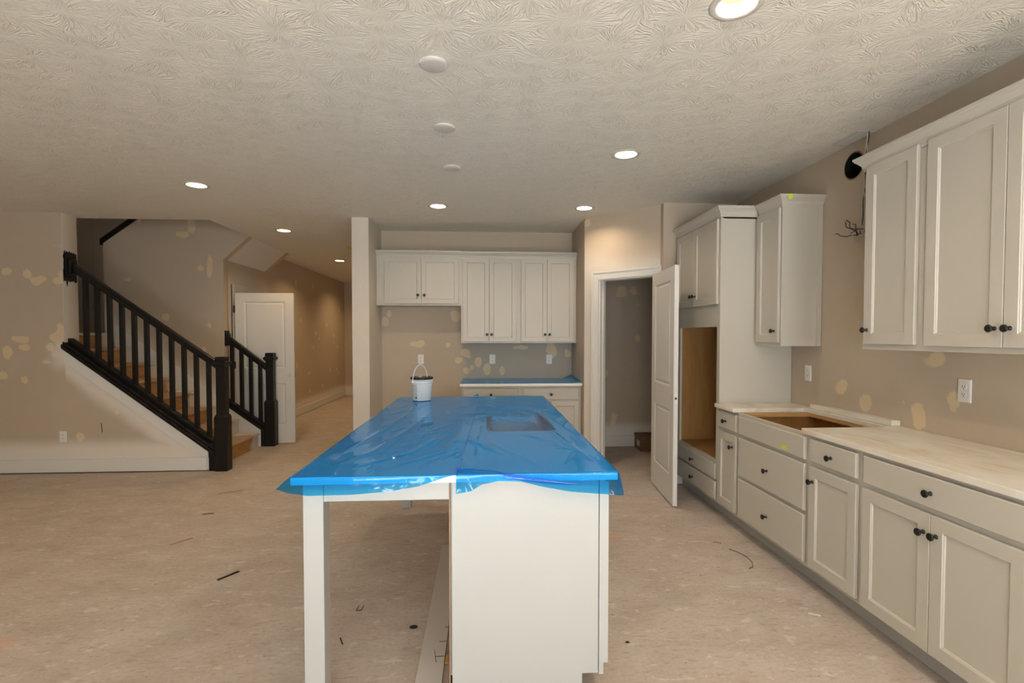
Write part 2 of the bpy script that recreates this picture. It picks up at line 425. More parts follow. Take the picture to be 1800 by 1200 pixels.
# left: wall under and beside the open stair
Y1 = 5.58
mb = MB(); mb.prism([(-7.6, 0.012), (-2.943, 0.012), (-2.943, .217), (-4.384, 1.302), (-4.384, ZC), (-7.6, ZC)], 'y', Y1, Y1+.2)
wlft = struct('wall_left', mb, M['wall'], 'tan wall beside the stair with filler patches and white primer overspray')
cut_grid(wlft, (0, 2), .022, (-5.4, 0, .02), (-2.9, 0, 2.72))
pl_ = patches([(-4.93, 2.11, .07, .045, .9), (-4.74, 2.085, .055, .055, .9), (-4.62, 2.02, .085, .06, .9), (-4.42, 2.02, .09, .05, 1), (-4.40, 2.09, .04, .05, .7), (-4.39, 2.39, .09, .03, .35),
               (-4.82, 1.41, .085, .045, .95), (-4.78, 1.325, .07, .035, .9), (-4.945, 1.27, .05, .075, .9), (-4.465, 1.42, .07, .06, .9), (-4.52, 1.33, .045, .05, .9), (-4.46, 1.255, .055, .035, 1), (-4.56, 1.17, .05, .025, .7),
               (-4.41, 1.44, .06, .17, 1), (-4.79, .98, .05, .055, .75), (-5.0, 1.02, .05, .05, .8), (-3.87, .645, .035, .035, .95), (-4.245, .38, .04, .07, 1)], 0, 2)
pret_ = patches([(Y1+.10, 1.72, .08, .10, .8), (Y1+.10, 2.30, .09, .16, .45)], 1, 2)
def pf(c):
    zl = .217+.753*(-2.943-c.x)            # underside of the stair cap
    base = 1-smooth(.24, .40, c.z+.03*noise.noise(Vector((c.x*2, 0, 3))))
    st = 0
    if c.x > -4.62:
        zz = zl if c.x > -4.384 else 1.302+.12
        st = 1-smooth(.20, .40, zz-c.z+.05*noise.noise(Vector((c.x*4, c.z*4, 1))))
        if c.x < -4.384: st *= smooth(-4.60, -4.40, c.x)*(1-smooth(1.30, 1.42, c.z))
    r = pl_(c) if abs(c.y-Y1) < .01 else pret_(c)
    w = max(base, st*.95)
    return (r*(1-.6*w), w if abs(c.y-Y1) < .01 else 0, 0)
paint(wlft, pf)

# rest of the room out of view
ly0, ly1, lz0, lz1 = ADDED_WINDOW
mb = MB(); mb.box(-7.75, -2.9, 0, -7.6, ly0, ZC); mb.box(-7.75, ly1, 0, -7.6, 5.8, ZC); mb.box(-7.75, ly0, 0, -7.6, ly1, lz0); mb.box(-7.75, ly0, lz1, -7.6, ly1, ZC)
w = struct('wall_far_left', mb, M['wall']); paint(w, lambda c: (0, 0, 0))
r = empty('window_3', (-7.66, (ly0+ly1)/2, lz0)); r['kind'] = 'structure'  # unseen window, added to send light onto the right-hand cabinets
mb = MB(r.location)
for a_, b_, c_, d_ in ((ly0, lz0, ly0+.05, lz1), (ly1-.05, lz0, ly1, lz1), (ly0+.05, lz0, ly1-.05, lz0+.05), (ly0+.05, lz1-.05, ly1-.05, lz1), ((ly0+ly1)/2-.025, lz0+.05, (ly0+ly1)/2+.025, lz1-.05)):
    mb.box(-7.70, a_, b_, -7.63, c_, d_)
mb.build('frame', M['white'], r)
for a_, b_ in ((ly0+.05, (ly0+ly1)/2-.025), ((ly0+ly1)/2+.025, ly1-.05)):
    g = MB(r.location); g.add([(-7.665, a_, lz0+.05), (-7.665, b_, lz0+.05), (-7.665, b_, lz1-.05), (-7.665, a_, lz1-.05)], [(0, 1, 2, 3)]); g.build('pane', M['glass'], r)
mb = MB(); xs = [-7.6]
for (x0, x1, z0, z1) in WINDOWS:
    mb.box(xs[-1], -2.8, 0, x0, -2.65, ZC); mb.box(x0, -2.8, 0, x1, -2.65, z0); mb.box(x0, -2.8, z1, x1, -2.65, ZC); xs.append(x1)
mb.box(xs[-1], -2.8, 0, XR, -2.65, ZC)
wf = struct('wall_front', mb, M['wall']); paint(wf, lambda c: (0, 0, 0))
for i, (x0, x1, z0, z1) in enumerate(WINDOWS):
    r = empty('window_%d' % (i+1), ((x0+x1)/2, -2.72, z0)); r['kind'] = 'structure'
    mb = MB(r.location)
    for q in ((x0, z0, x0+.05, z1), (x1-.05, z0, x1, z1), (x0+.05, z0, x1-.05, z0+.05), (x0+.05, z1-.05, x1-.05, z1), ((x0+x1)/2-.025, z0+.05, (x0+x1)/2+.025, z1-.05)):
        mb.box(q[0], -2.76, q[1], q[2], -2.69, q[3])
    mb.build('frame', M['white'], r)
    for a, b in ((x0+.05, (x0+x1)/2-.025), ((x0+x1)/2+.025, x1-.05)):
        g = MB(r.location); g.add([(a, -2.725, z0+.05), (b, -2.725, z0+.05), (b, -2.725, z1-.05), (a, -2.725, z1-.05)], [(0, 1, 2, 3)]); g.build('pane', M['glass'], r)

# pillar wall between hall and kitchen alcove
PX0, PX1, PY = -1.430, -1.250, 5.605
mb = MB(); mb.box(PX0, PY, 0, PX1, 12.5, ZC)
wp = struct('wall_hall_right', mb, M['wall'], 'narrow wall end standing between the hall and the cabinet alcove')
cut_grid(wp, (0, 2), .03, (PX0, 0, .5), (PX1, 0, 2.7))
pp_ = patches([(-1.34, 1.98, .03, .03, .8), (-1.345, 1.08, .035, .03, .7)], 0, 2)
paint(wp, lambda c: (pp_(c) if c.y < PY+.01 else 0, .72 if c.y < PY+.01 else 0, 0))
# alcove
YB, XA = 6.29, 1.095
mb = MB(); mb.box(PX1, YB, 0, XA+.11, YB+.12, ZC)
wb = struct('wall_back', mb, M['wall'], 'alcove back wall with cream filler patches')
cut_grid(wb, (0, 2), .018, (PX1, 0, .88), (1.1, 0, 1.86))
bpx = [(415, 955, 100, 40), (640, 962, 35, 30), (690, 750, 70, 70), (175, 800, 50, 60), (205, 740, 30, 50), (715, 1080, 50, 50), (775, 1035, 60, 60), (865, 1095, 45, 60), (930, 1145, 50, 80), (1045, 1165, 40, 70), (775, 1160, 45, 50), (815, 1140, 35, 45), (1415, 1000, 70, 100), (1535, 1030, 50, 60), (1185, 985, 90, 25)]
bl = []
for a, b, w_, h_ in bpx:
    px, py = 640+a/4.286, 380+b/4.286
    x = (px-852.0)*YB/890*1.004; z = CAM_H-(py-589.5)*YB/890
    bl.append((x, z, w_/2/4.286*YB/890*1.25, h_/2/4.286*YB/890*1.25, .9))
pb_ = patches(bl, 0, 2)
paint(wb, lambda c: (pb_(c), 0, .9*smooth(-.29, -.275, c.x)*(1-smooth(1.40, 1.45, c.z)) if c.y < YB+.01 else 0))
# alcove right return, then the angled pantry wall, then a short return to the tall cabinet
mb = MB(); mb.prism([(XA, 5.50), (XA+.01, 5.495), (XA+.11, 5.60), (XA+.11, 6.5), (XA, 6.5)], 'z', 0, ZC)
w = struct('wall_alcove_right', mb, M['wall']); paint(w, lambda c: (0, 0, 0))
SD = 6.595                              # angled wall face: x + y = SD
def dg(x, depth=0.0): return (x+depth*.7071, SD-x+depth*.7071)
DL, DR, DH = 1.228, 1.672, 2.045        # opening
def diagbox(mb, xa, xb, z0, z1, d0=0.0, d1=.11):
    mb.prism([dg(xa, d0), dg(xb, d0), dg(xb, d1), dg(xa, d1)], 'z', z0, z1); return mb
mb = MB(); diagbox(mb, XA, DL, 0, ZC); diagbox(mb, DR, 1.775, 0, ZC); diagbox(mb, DL, DR, DH, ZC)
wd = struct('wall_pantry', mb, M['wall'], 'angled greige wall holding the pantry doorway')
cut_grid(wd, (0, 2), .03, (XA, 0, 1.9), (1.78, 0, ZC))
pd_ = patches([(1.125, 2.66, .04, .05, 1)], 0, 2)
paint(wd, lambda c: (pd_(c), .75*(1-smooth(2.18, 2.42, c.z+.12*noise.noise(Vector((c.x*3, 1, c.z*2))))), 0))
mb = MB(); mb.box(1.72, 4.80, 0, XR, 4.92, ZC); w = struct('wall_pantry_side', mb, M['wall']); paint(w, lambda c: (0, 0, 0))
mb = MB(); mb.box(XA+.1, 6.50, 0, XR, 6.62, ZC)
w = struct('wall_pantry_back', mb, M['wall']); cut_grid(w, (0, 2), .03, (1.3, 0, .1), (2.4, 0, 2.2))
pq_ = patches([(1.80, 2.02, .10, .09, .7), (1.94, 2.03, .06, .08, .6), (1.55, .95, .06, .07, .7), (1.68, .35, .045, .12, .9), (2.0, 1.42, .05, .07, .7), (2.02, 1.85, .09, .04, .5)], 0, 2)
paint(w, lambda c: (pq_(c), 1-smooth(.22, .36, c.z), 0))

# hall
XH, YW = -3.358, 6.78
mb = MB()
mb.box(XH-.12, YW+.1, 0, XH, 7.06, ZC); mb.box(XH-.12, 7.06, 2.05, XH, 7.80, ZC); mb.box(XH-.12, 7.80, 0, XH, 12.55, ZC)
wh = struct('wall_hall_left', mb, M['wall'], 'tan hall wall speckled with small filler dabs')
cut_grid(wh, (1, 2), .035, (0, 6.9, .05), (0, 12.4, 2.6))
hp = []
for a, b in [(492, 370), (580, 395), (515, 575), (592, 645), (610, 672), (580, 720), (685, 655), (492, 820), (555, 865), (625, 928), (665, 845), (700, 840), (710, 860), (470, 912), (558, 960), (360, 297), (650, 600), (715, 520), (705, 720)]:
    px, py = 380+a/3.157, 380+b/3.157
    y = -XH*890/(852-px)*.985; hp.append((y, CAM_H-(py-589)*y/890, .055, .055, .95))
ph_ = patches(hp, 1, 2)
paint(wh, lambda c: (ph_(c), max(1-smooth(.20, .34, c.z), .7*(1-smooth(7.95, 8.3, c.y))*(1-smooth(2.15, 2.4, c.z))), 0))
mb = MB(); mb.box(XH, 12.45, 0, PX0, 12.57, ZC); w = struct('wall_hall_end', mb, M['wall'])
cut_grid(w, (2,), .05, (0, 0, .1), (0, 0, .5)); paint(w, lambda c: (0, 1-smooth(.18, .3, c.z), 0))

# stairwell: half wall between the two flights, landing walls, shaft above
kt = lambda x: 2.60+.72*(x+4.857)
mb = MB(); mb.prism([(-4.83, 0), (XH, 0), (XH, 2.43), (OPX, 2.43+.92*(OPX-XH)), (OPX, kt(OPX)), (-4.83, kt(-4.83))], 'y', YW, YW+.11)
ws = struct('wall_stair', mb, M['wall'], 'half wall between the lower and upper stair flights')
cut_grid(ws, (0, 2), .025, (-4.8, 0, .3), (-3.0, 0, 2.8))
sp_ = []
for a, b, w_, h_ in [(1025, 245, 75, 45), (1080, 205, 40, 28), (1080, 155, 50, 30), (1195, 460, 36, 140), (1135, 465, 45, 45), (660, 540, 55, 30), (905, 790, 45, 45), (1185, 850, 35, 30), (1150, 1010, 40, 45), (420, 430, 40, 60), (430, 540, 50, 50), (740, 130, 100, 36)]:
    px, py = 90+a/4, 360+b/4
    sp_.append(((px-852)*YW/890*1.0, CAM_H-(py-589.5)*YW/890, w_/8*YW/890*1.3, h_/8*YW/890*1.3, .7))
ps_ = patches(sp_, 0, 2)
def stair_z(x): return .731*(-2.92-x)
paint(ws, lambda c: (ps_(c), .9*(1-smooth(.18, .55, c.z-stair_z(c.x))), 0))
mb = MB(); mb.box(-6.0, 5.78, 0, -5.85, 8.2, 5.4); w = struct('wall_stair_left', mb, M['wall'])
cut_grid(w, (1,), .05, (0, 5.9, 0), (0, 8.0, 0)); paint(w, lambda c: (0, .35*math.exp(-((c.y-7.35)/.10)**2), .8))
mb = MB(); mb.prism([(-5.85, 0), (XH-.12, 0), (XH-.12, 2.40), (XH, 2.43), (OPX, 2.43+.92*(OPX-XH)), (OPX, 5.4), (-5.85, 5.4)], 'y', 8.03, 8.15); w = struct('wall_stair_back', mb, M['wall']); paint(w, lambda c: (0, 0, 0))
mb = MB(); mb.box(OPX, 5.84, ZC+.3, OPX+.12, 8.15, 5.4); mb.box(-6.0, 5.66, ZC+.3, OPX+.12, 5.84, 5.4); w = struct('wall_upstairs', mb, M['wall']); paint(w, lambda c: (0, 0, 0))
mb = MB(); mb.box(-6.0, 5.66, 5.4, OPX+.12, 8.2, 5.5); struct('ceiling_upstairs', mb, M['ceil'])
mb = MB(); mb.box(-5.85, 5.78, 0, -4.70, 5.80, 2.9)
w = struct('wall_landing_front', mb, M['wall']); paint(w, lambda c: (0, 0, 0))
# underside of the upper flight, a sloping soffit over the hall
sf = lambda x: 2.43+.92*(x-XH)
mb = MB(); mb.prism([(-4.70, 1.25), (OPX, sf(OPX)), (OPX, sf(OPX)+.30), (-4.70, 1.55)], 'y', YW+.11, 8.03)
mb.v = [(x, y, z) if x > -4 else (x, y, z-.05) for x, y, z in mb.v]
struct('ceiling_soffit', mb, M['white'], 'sloping white soffit under the upper stair flight')

# baseboards and painted trim
mb = MB(); mb.box(-7.6, Y1-.014, .012, -2.96, Y1, .150); struct('baseboard_left', mb, M['white'], bevel=.003)
mb = MB()
mb.box(XH, 7.90, .010, XH+.014, 12.45, .145); struct('baseboard_hall_left', mb, M['white'], bevel=.003)
mb = MB(); mb.box(XH+.014, 12.436, .010, PX0, 12.45, .145); struct('baseboard_hall_end', mb, M['white'])
mb = MB(); mb.box(XA+.12, 6.486, .010, 1.945, 6.50, .145); mb.box(1.945, 6.486, .010, XR-.02, 6.50, .145); struct('baseboard_pantry', mb, M['white'], bevel=.003)
mb = MB(); mb.box(1.79, 4.786, .010, 1.925, 4.80, .145); struct('baseboard_right', mb, M['white'])
cz = lambda x: .217+.753*(-2.943-x)      # underside of cap
mb = MB(); mb.prism([(-4.384, cz(-4.384)-.135), (-3.12, cz(-3.12)-.135), (-2.96, .150), (-2.945, .150), (-2.945, cz(-2.945)), (-4.384, cz(-4.384))], 'y', Y1-.014, Y1)
struct('trim_1', mb, M['white'], 'white skirt board below the black stair cap', bevel=.003)

# ------------------------------------------------------------------ doors
def panel_face(mb, x0, x1, z0, z1, y, s):
    """raised moulded panel on a door face at y, facing s (-1 towards -y)"""
    pr = [(0, y), (.010, y-s*.007), (.022, y-s*.009), (.034, y-s*.002), (.036, y-s*.002)]
    vs = []
    for i, yy in pr: vs += [(x0+i, yy, z0+i), (x1-i, yy, z0+i), (x1-i, yy, z1-i), (x0+i, yy, z1-i)]
    n = len(pr); fs = [(i*4+j, i*4+(j+1) % 4, (i+1)*4+(j+1) % 4, (i+1)*4+j) for i in range(n-1) for j in range(4)]
    fs.append(tuple((n-1)*4+j for j in range(4))); mb.add(vs, fs)
def leaf(w, h, t):
    """two-panel door leaf, local x along the width, faces at y=0 and y=t"""
    mb = MB(); a, b = .115, w-.115; zs = [(.235, .80), (1.00, h-.115)]
    for y, s in ((0, -1), (t, 1)):
        cells = [(0, 0, a, h), (b, 0, w, h), (a, 0, b, zs[0][0]), (a, zs[0][1], b, zs[1][0]), (a, zs[1][1], b, h)]
        for x0, z0, x1, z1 in cells: mb.add([(x0, y, z0), (x1, y, z0), (x1, y, z1), (x0, y, z1)], [(0, 1, 2, 3)])
        for z0, z1 in zs: panel_face(mb, a, b, z0, z1, y, s)
    mb.add([(0, 0, 0), (w, 0, 0), (w, t, 0), (0, t, 0), (0, 0, h), (w, 0, h), (w, t, h), (0, t, h)], [(0, 1, 2, 3), (4, 5, 6, 7), (0, 3, 7, 4), (1, 2, 6, 5)])
    b_ = mb
    return b_
def weld(o):
    b = bmesh.new(); b.from_mesh(o.data); bmesh.ops.remove_doubles(b, verts=b.verts, dist=1e-4); bmesh.ops.recalc_face_normals(b, faces=b.faces); b.to_mesh(o.data); b.free()
def casing(mb, a, b, h, w, fn, t=.016):
    """flat moulded casing around an opening a..b of height h; fn maps (u, z, depth) to a box"""
    for u0, u1, z0, z1 in ((a-w, a, 0, h+w), (b, b+w, 0, h+w), (a, b, h, h+w)): fn(mb, u0, u1, z0, z1, t)
    k = .022
    for u0, u1, z0, z1 in ((a-w, a-w+k, 0, h+w), (b+w-k, b+w, 0, h+w), (a-w+k, b+w-k, h+w-k, h+w)): fn(mb, u0, u1, z0, z1, t+.007)

d1 = empty('door_1', (*dg(DR, 0), 0)); tag(d1, 'white two-panel pantry door standing open beside the tall oven cabinet', None, None, 'structure')
mb = MB(d1.location)
cs = .088/1.4142
casing(mb, DL, DR, DH, cs, lambda m_, u0, u1, z0, z1, t: diagbox(m_, u0, u1, z0 if z0 == 0 else (z0 if z0 == DH else z0), z1 if z1 != DH+cs else DH+.088, -t, 0))
mb.v = [v if v[2] < DH+.001 or v[2] > DH+.08 else (v[0], v[1], DH+.066) if abs(v[2]-(DH+cs-.022)) < 1e-4 else v for v in mb.v]
mb.build('casing', M['white'], d1, .002)
mb = MB(d1.location)
diagbox(mb, DL, DL+.010, 0, DH, 0, .11); diagbox(mb, DR-.010, DR, 0, DH, 0, .11); diagbox(mb, DL+.01, DR-.01, DH-.012, DH, 0, .11); diagbox(mb, DL+.010, DL+.019, 0, DH-.012, .045, .07)
mb.build('jamb', M['white'], d1)
hx, hy = 1.640, 4.868; fx, fy = 1.582, 4.137
lw = math.hypot(fx-hx, fy-hy); ang = math.atan2(fy-hy, fx-hx)
lf = leaf(lw, 2.025, .036).build('leaf', M['doorwhite'], d1); weld(lf)
lf.location = (hx-d1.location.x, hy-d1.location.y, .012); lf.rotation_euler = (0, 0, ang)
mb = MB(); mb.box(lw-.001, .007, .865, lw+.0012, .030, .955); mb.build('latch_plate', M['plate'], lf)
mb = MB(); mb.lathe([(.011, lw-.001), (.011, lw+.0018)], (0, .018, .91), 'x', 16); mb.build('latch_hole', M['slot'], lf)
mb = MB(); mb.lathe([(.027, -.0012), (.027, .0005)], (lw-.06, 0, .91), 'y', 20); mb.build('knob_bore', M['trim'], lf)
for z in (.22, 1.02, 1.82):
    mb = MB(); mb.lathe([(.006, z), (.006, z+.09)], (-.004, .040, 0), 'z', 10); mb.box(.0, .0355, z, .03, .0375, z+.09); mb.build('hinge', M['steel'], lf)

d2 = empty('door_2', (XH, 7.04, 0)); tag(d2, 'white two-panel closet door open flat across the hall behind the far stair newel', None, None, 'structure')
mb = MB(d2.location)
def hb(m_, u0, u1, z0, z1, t): m_.box(XH, u0, z0, XH+t, u1, z1)
casing(mb, 7.06, 7.80, 2.05, .085, hb); mb.build('casing', M['white'], d2, .002)
mb = MB(d2.location); mb.box(XH-.12, 7.06, 0, XH, 7.072, 2.05); mb.box(XH-.12, 7.788, 0, XH, 7.80, 2.05); mb.box(XH-.12, 7.072, 2.038, XH, 7.788, 2.05); mb.build('jamb', M['white'], d2)
l2 = leaf(.757, 2.0, .036).build('leaf', M['doorwhite'], d2); weld(l2); l2.location = (-3.29-XH, 6.932-7.04, .014)
mb = MB(); mb.lathe([(.027, -.002), (.027, .0005)], (.757-.065, 0, .905), 'y', 20); mb.build('knob_bore', M['trim'], l2)
mb = MB(); mb.box(.7565, .008, .87, .7585, .028, .94); mb.build('latch_plate', M['steel'], l2)
for z in (.20, 1.0, 1.74):
    mb = MB(); mb.lathe([(.008, z), (.008, z+.09)], (-.012, .004, 0), 'z', 10); mb.box(-.03, .003, z, 0, .006, z+.09); mb.build('hinge', M['bronze'], l2)

# ------------------------------------------------------------------ knobs and cabinet fronts
kb = MB(); kb.lathe([(.0095, 0), (.0095, -.003), (.0062, -.006), (.0055, -.012), (.0075, -.016), (.0130, -.021), (.0160, -.026), (.0162, -.029), (.0145, -.0315), (.0095, -.0325)], (0, 0, 0), 'y', 24)
KN = kb.build('knob_proto', M['knob']); KM = KN.data; bpy.data.objects.remove(KN)
T = .021
DOOR = [(0, -.003), (0, -T+.002), (.002, -T), (.056, -T), (.0585, -T+.0035), (.061, -T+.004), (.0645, -T+.009), (.0655, -T+.009)]
NARROW = [(0, -.003), (0, -T+.002), (.002, -T), (.047, -T), (.0495, -T+.0035), (.052, -T+.004), (.0555, -T+.009), (.0565, -T+.009)]
SLAB = [(0, -.003), (0, -T+.004), (.004, -T)]
def front(root, kind, x0, x1, z0, z1, knob=None, m=None):
    o = MB().rings(x0, x1, z0, z1, (NARROW if root.location.y > 5 else DOOR) if kind == 'door' else SLAB).build(kind, m or M['cab'], root)
    if knob:
        k = bpy.data.objects.new('knob', KM); COL.objects.link(k); k.parent = o; k.location = (knob[0], -T, knob[1])
    return o
CROWN = [(-.004, -.080), (.006, -.080), (.008, -.066), (.012, -.060), (.016, -.046), (.034, -.024), (.040, -.020), (.042, -.012), (.046, -.010), (.046, 0), (-.004, 0)]
def crown(root, path, ztop, base, rz):
    """path in world xy, converted to the cabinet's frame"""
    c, s_ = math.cos(-rz), math.sin(-rz)
    lp = [((x-base[0])*c-(y-base[1])*s_, (x-base[0])*s_+(y-base[1])*c) for x, y in path]
    return MB().sweep(lp, [(o, ztop+z) for o, z in CROWN]).build('crown_moulding', M['cab'], root)
def body(root, w, d, z0, z1, toe=True, m=None, name='body'):
    o = MB().box(0, 0, z0, w, d, z1).build(name, m or M['cab'], root, .0012)
    if toe: MB().box(0, .076, .004, w, d-.02, z0).build('toe_kick', M['toe'], root)
    return o
RZ = -PI/2
XF = 1.854; DEP = XR-XF-.003
def rx(y0, y): return y0-y           # world y -> local x on the right-hand run
GB = None
def run(name, label, yf, yn): return thing(name, label, 'cabinet', (XF, yf, 0), RZ), yf-yn

# --- right-hand base run
c, w = run('base_cabinet', 'narrow one-drawer one-door base cabinet next to the tall oven cabinet', 3.885, 3.566)
body(c, w, DEP, .114, .886)
front(c, 'drawer', .022, w-.012, .740, .866, (.155, .798)); front(c, 'door', .022, w-.012, .141, .711, (w-.055, .622))
c, w = run('base_cabinet', 'wide base cabinet with two deep drawers under the open cooktop cutout', 3.566, 2.756)
# open-topped carcass showing its brown inside
MB().box(0, 0, .114, w, .019, .886).build('face_frame', M['cab'], c, .0012)
mb = MB(); mb.box(0, .019, .114, .016, DEP, .886); mb.box(w-.016, .019, .114, w, DEP, .886); mb.box(.016, DEP-.012, .114, w-.016, DEP, .886); mb.box(.016, .019, .55, w-.016, DEP-.012, .562)
mb.build('carcass', M['interior'], c)
mb = MB(); mb.box(.016, DEP-.10, .866, w-.016, DEP-.012, .884); mb.box(.016, .03, .866, .075, DEP-.10, .884); mb.build('support_strip', M['shim'], c)
MB().box(0, .076, .004, w, DEP-.02, .114).build('toe_kick', M['toe'], c)
fr = front(c, 'drawer', .026, w-.028, .738, .866); fr.name = 'false_front'
front(c, 'drawer', .026, w-.028, .440, .712, (w/2, .568)); front(c, 'drawer', .026, w-.028, .140, .416, (w/2, .267))
c, w = run('base_cabinet', 'single-door base cabinet with one drawer, between the cooktop drawers and the double-door cabinet', 2.756, 2.356)
body(c, w, DEP, .114, .886)
front(c, 'drawer', .022, w-.022, .740, .866, (w/2, .797)); front(c, 'door', .018, w-.018, .139, .711, (.052, .629))
c, w = run('base_cabinet', 'double-door base cabinet with one wide drawer, nearest on the right', 2.356, 1.556)
body(c, w, DEP, .114, .886)
front(c, 'drawer', .026, w-.026, .735, .866, (w/2, .797)); front(c, 'door', .022, w/2-.0015, .130, .709, (w/2-.030, .627)); front(c, 'door', w/2+.0015, w-.022, .130, .709, (w/2+.030, .629))

# --- tall oven cabinet
c = thing('oven_cabinet', 'tall oven cabinet with an empty brown opening, upper doors and two low drawers', 'cabinet', (XF, 4.777, 0), RZ); w = 4.777-3.885
ox0, ox1, oz0, oz1 = .086, w-.050, .455, 1.520
mb = MB()
mb.box(0, 0, .114, ox0, .019, 2.385); mb.box(ox1, 0, .114, w, .019, 2.385); mb.box(ox0, 0, .114, ox1, .019, oz0); mb.box(ox0, 0, oz1, ox1, .019, 2.385)
mb.build('face_frame', M['cab'], c)
mb = MB(); mb.box(w-.012, .019, .114, w, DEP, 2.385); mb.build('side_panel', M['cab'], c)
mb = MB(); mb.box(0, .019, .114, .012, DEP, 2.385); mb.build('far_side', M['cab'], c)
mb = MB(); mb.box(.012, DEP-.012, .114, w-.012, DEP, 2.385); mb.box(.012, .019, .114, .03, DEP-.012, 2.385); mb.box(w-.03, .019, .114, w-.012, DEP-.012, 2.385); mb.box(.03, .019, oz1+.01, w-.03, DEP-.012, oz1+.028)
mb.build('interior_lining', M['interior'], c)
mb = MB(); mb.box(.03, .019, oz0-.022, w-.03, DEP-.012, oz0-.004); mb.build('shelf', M['interior'], c)
mb = MB(); mb.box(.03, DEP-.10, oz0-.004, w-.03, DEP-.082, oz0+.035); mb.build('cleat', M['toe'], c)
mb = MB(); mb.box(.0, .019, 2.367, w, DEP, 2.385); mb.build('top_panel', M['cab'], c)
MB().box(0, .076, .004, w, DEP-.02, .114).build('toe_kick', M['toe'], c)
front(c, 'drawer', .040, w-.022, .302, .428, (w/2, .361)); front(c, 'drawer', .040, w-.022, .144, .284, (w/2, .204))
front(c, 'door', .040, w/2-.0225, 1.700, 2.388-.02, (w/2-.05, 1.788)); front(c, 'door', w/2-.0195, w-.026, 1.700, 2.388-.02, (w/2+.012, 1.788))
crown(c, [(XR-.01, 4.777), (XF, 4.777), (XF, 3.885), (2.153, 3.885)][::-1][::-1], 2.458, (XF, 4.777), RZ)

# --- wall cabinets, right
XU = 2.143; DU = XR-XU-.003
def upper(label, yf, yn, z0=1.372, z1=2.385):
    c = thing('wall_cabinet', label, 'cabinet', (XU, yf, 0), RZ); body(c, yf-yn, DU, z0, z1, False); return c, yf-yn
c, w = upper('single-door wall cabinet with green tape on its crown, beside the oven cabinet', 3.885, 3.540)
front(c, 'door', .040, w-.012, 1.398, 2.372, (w-.052, 1.482))
MB().box(w, .265, 1.372, w+.006, DU, 2.378).build('scribe_strip', M['cab'], c)
crown(c, [(XU, 3.885-.047), (XU, 3.540), (XR-.004, 3.540)], 2.455, (XU, 3.885), RZ)
c, w = upper('narrow single-door wall cabinet beside the duct hole, near right', 2.745, 2.350)
front(c, 'door', .030, w-.032, 1.402, 2.385, (.056, 1.479))
crown(c, [(XR-.004, 2.745), (XU, 2.745), (XU, 2.350)], 2.447, (XU, 2.745), RZ)
c, w = upper('double-door wall cabinet at the right edge, nearest the camera', 2.350, 1.550)
front(c, 'door', .026, w/2-.0015, 1.398, 2.385, (w/2-.033, 1.477)); front(c, 'door', w/2+.0015, w-.026, 1.398, 2.385, (w/2+.030, 1.477))
crown(c, [(XU, 2.350), (XU, 1.550), (XR-.004, 1.550)], 2.447, (XU, 2.350), RZ)

# --- alcove cabinets
YU = 5.985; DUB = YB-YU-.003
def bupper(label, x0, x1, z0):
    c = thing('wall_cabinet', label, 'cabinet', (x0, YU, 0)); body(c, x1-x0, DUB, z0, 2.365, False); return c
c = bupper('short double-door wall cabinet over the empty refrigerator space', -1.248, -.272, 1.800); w = .976
front(c, 'door', .093, .5155, 1.824, 2.352, (.4795, 1.918)); front(c, 'door', .5185, .949, 1.824, 2.352, (.5545, 1.918))
crown(c, [(-1.248, YU), (-.272, YU)], 2.436, (-1.248, YU), 0)
c = bupper('tall double-door wall cabinet in the alcove, right beside the short cabinet', -.272, .406, 1.360)
front(c, 'door', .024, .3295, 1.378, 2.350, (.305, 1.462)); front(c, 'door', .3325, .650, 1.378, 2.350, (.358, 1.462))
crown(c, [(-.272, YU), (.406, YU)], 2.430, (-.272, YU), 0)
c = bupper('tall double-door wall cabinet in the alcove, against the pantry side', .406, 1.093, 1.360)
front(c, 'door', .028, .3355, 1.378, 2.350, (.311, 1.462)); front(c, 'door', .3385, .654, 1.378, 2.350, (.364, 1.462))
crown(c, [(.406, YU), (1.093, YU)], 2.430, (.406, YU), 0)
YBF = 5.66
for label, x0, x1, fx0, fx1 in (('alcove base cabinet with one drawer, at the left end of the blue-covered counter', -.255, .410, .019, .640), ('alcove base cabinet with one drawer, by the pantry doorway', .410, 1.093, .026, .652)):
    c = thing('base_cabinet', label, 'cabinet', (x0, YBF, 0)); body(c, x1-x0, YB-YBF-.003, .114, .886)
    front(c, 'drawer', fx0, fx1, .730, .860, ((fx0+fx1)/2, .790)); md = (fx0+fx1)/2
    if x0 < 0:
        front(c, 'door', fx0, md-.0015, .139, .706, (md-.03, .63)); front(c, 'door', md+.0015, fx1, .139, .706, (md+.03, .63))
    else:
        front(c, 'door', fx0, md-.0015, .139, .706, (md-.03, .63)); front(c, 'door', md+.0015, fx1, .139, .706, (md+.03, .63))

# ------------------------------------------------------------------ countertops
ZT = .916
def top(label, mbx, m, name='countertop'): o = mbx.build(name, m, None, .003); return tag(o, label, 'countertop')
mb = MB(); mb.box(1.815, 3.585, .886, XR-.002, 3.884, ZT)
top('short cream countertop piece between the tall cabinet and the cooktop cutout', mb, M['counter'])
mb = MB(); mb.prism([(1.826, 1.52), (XR-.002, 1.52), (XR-.002, 3.584), (2.355, 3.584), (2.355, 2.800), (1.826, 2.800)], 'z', .886, ZT)
top('long cream countertop with wood-toned veining on the near right base cabinets', mb, M['counter'])
mb = MB(); mb.box(2.385, 2.815, ZT+.001, XR-.004, 3.56, ZT+.032)
tag(mb.build('backsplash_strip', M['counter'], None, .002), 'loose cream strip of stone lying along the wall behind the cooktop cutout', 'stone strip')
mb = MB(); mb.box(-.272, 5.60, .886, XA-.002, YB-.002, ZT)
top('white countertop under blue film in the alcove', mb, M['quartz'])

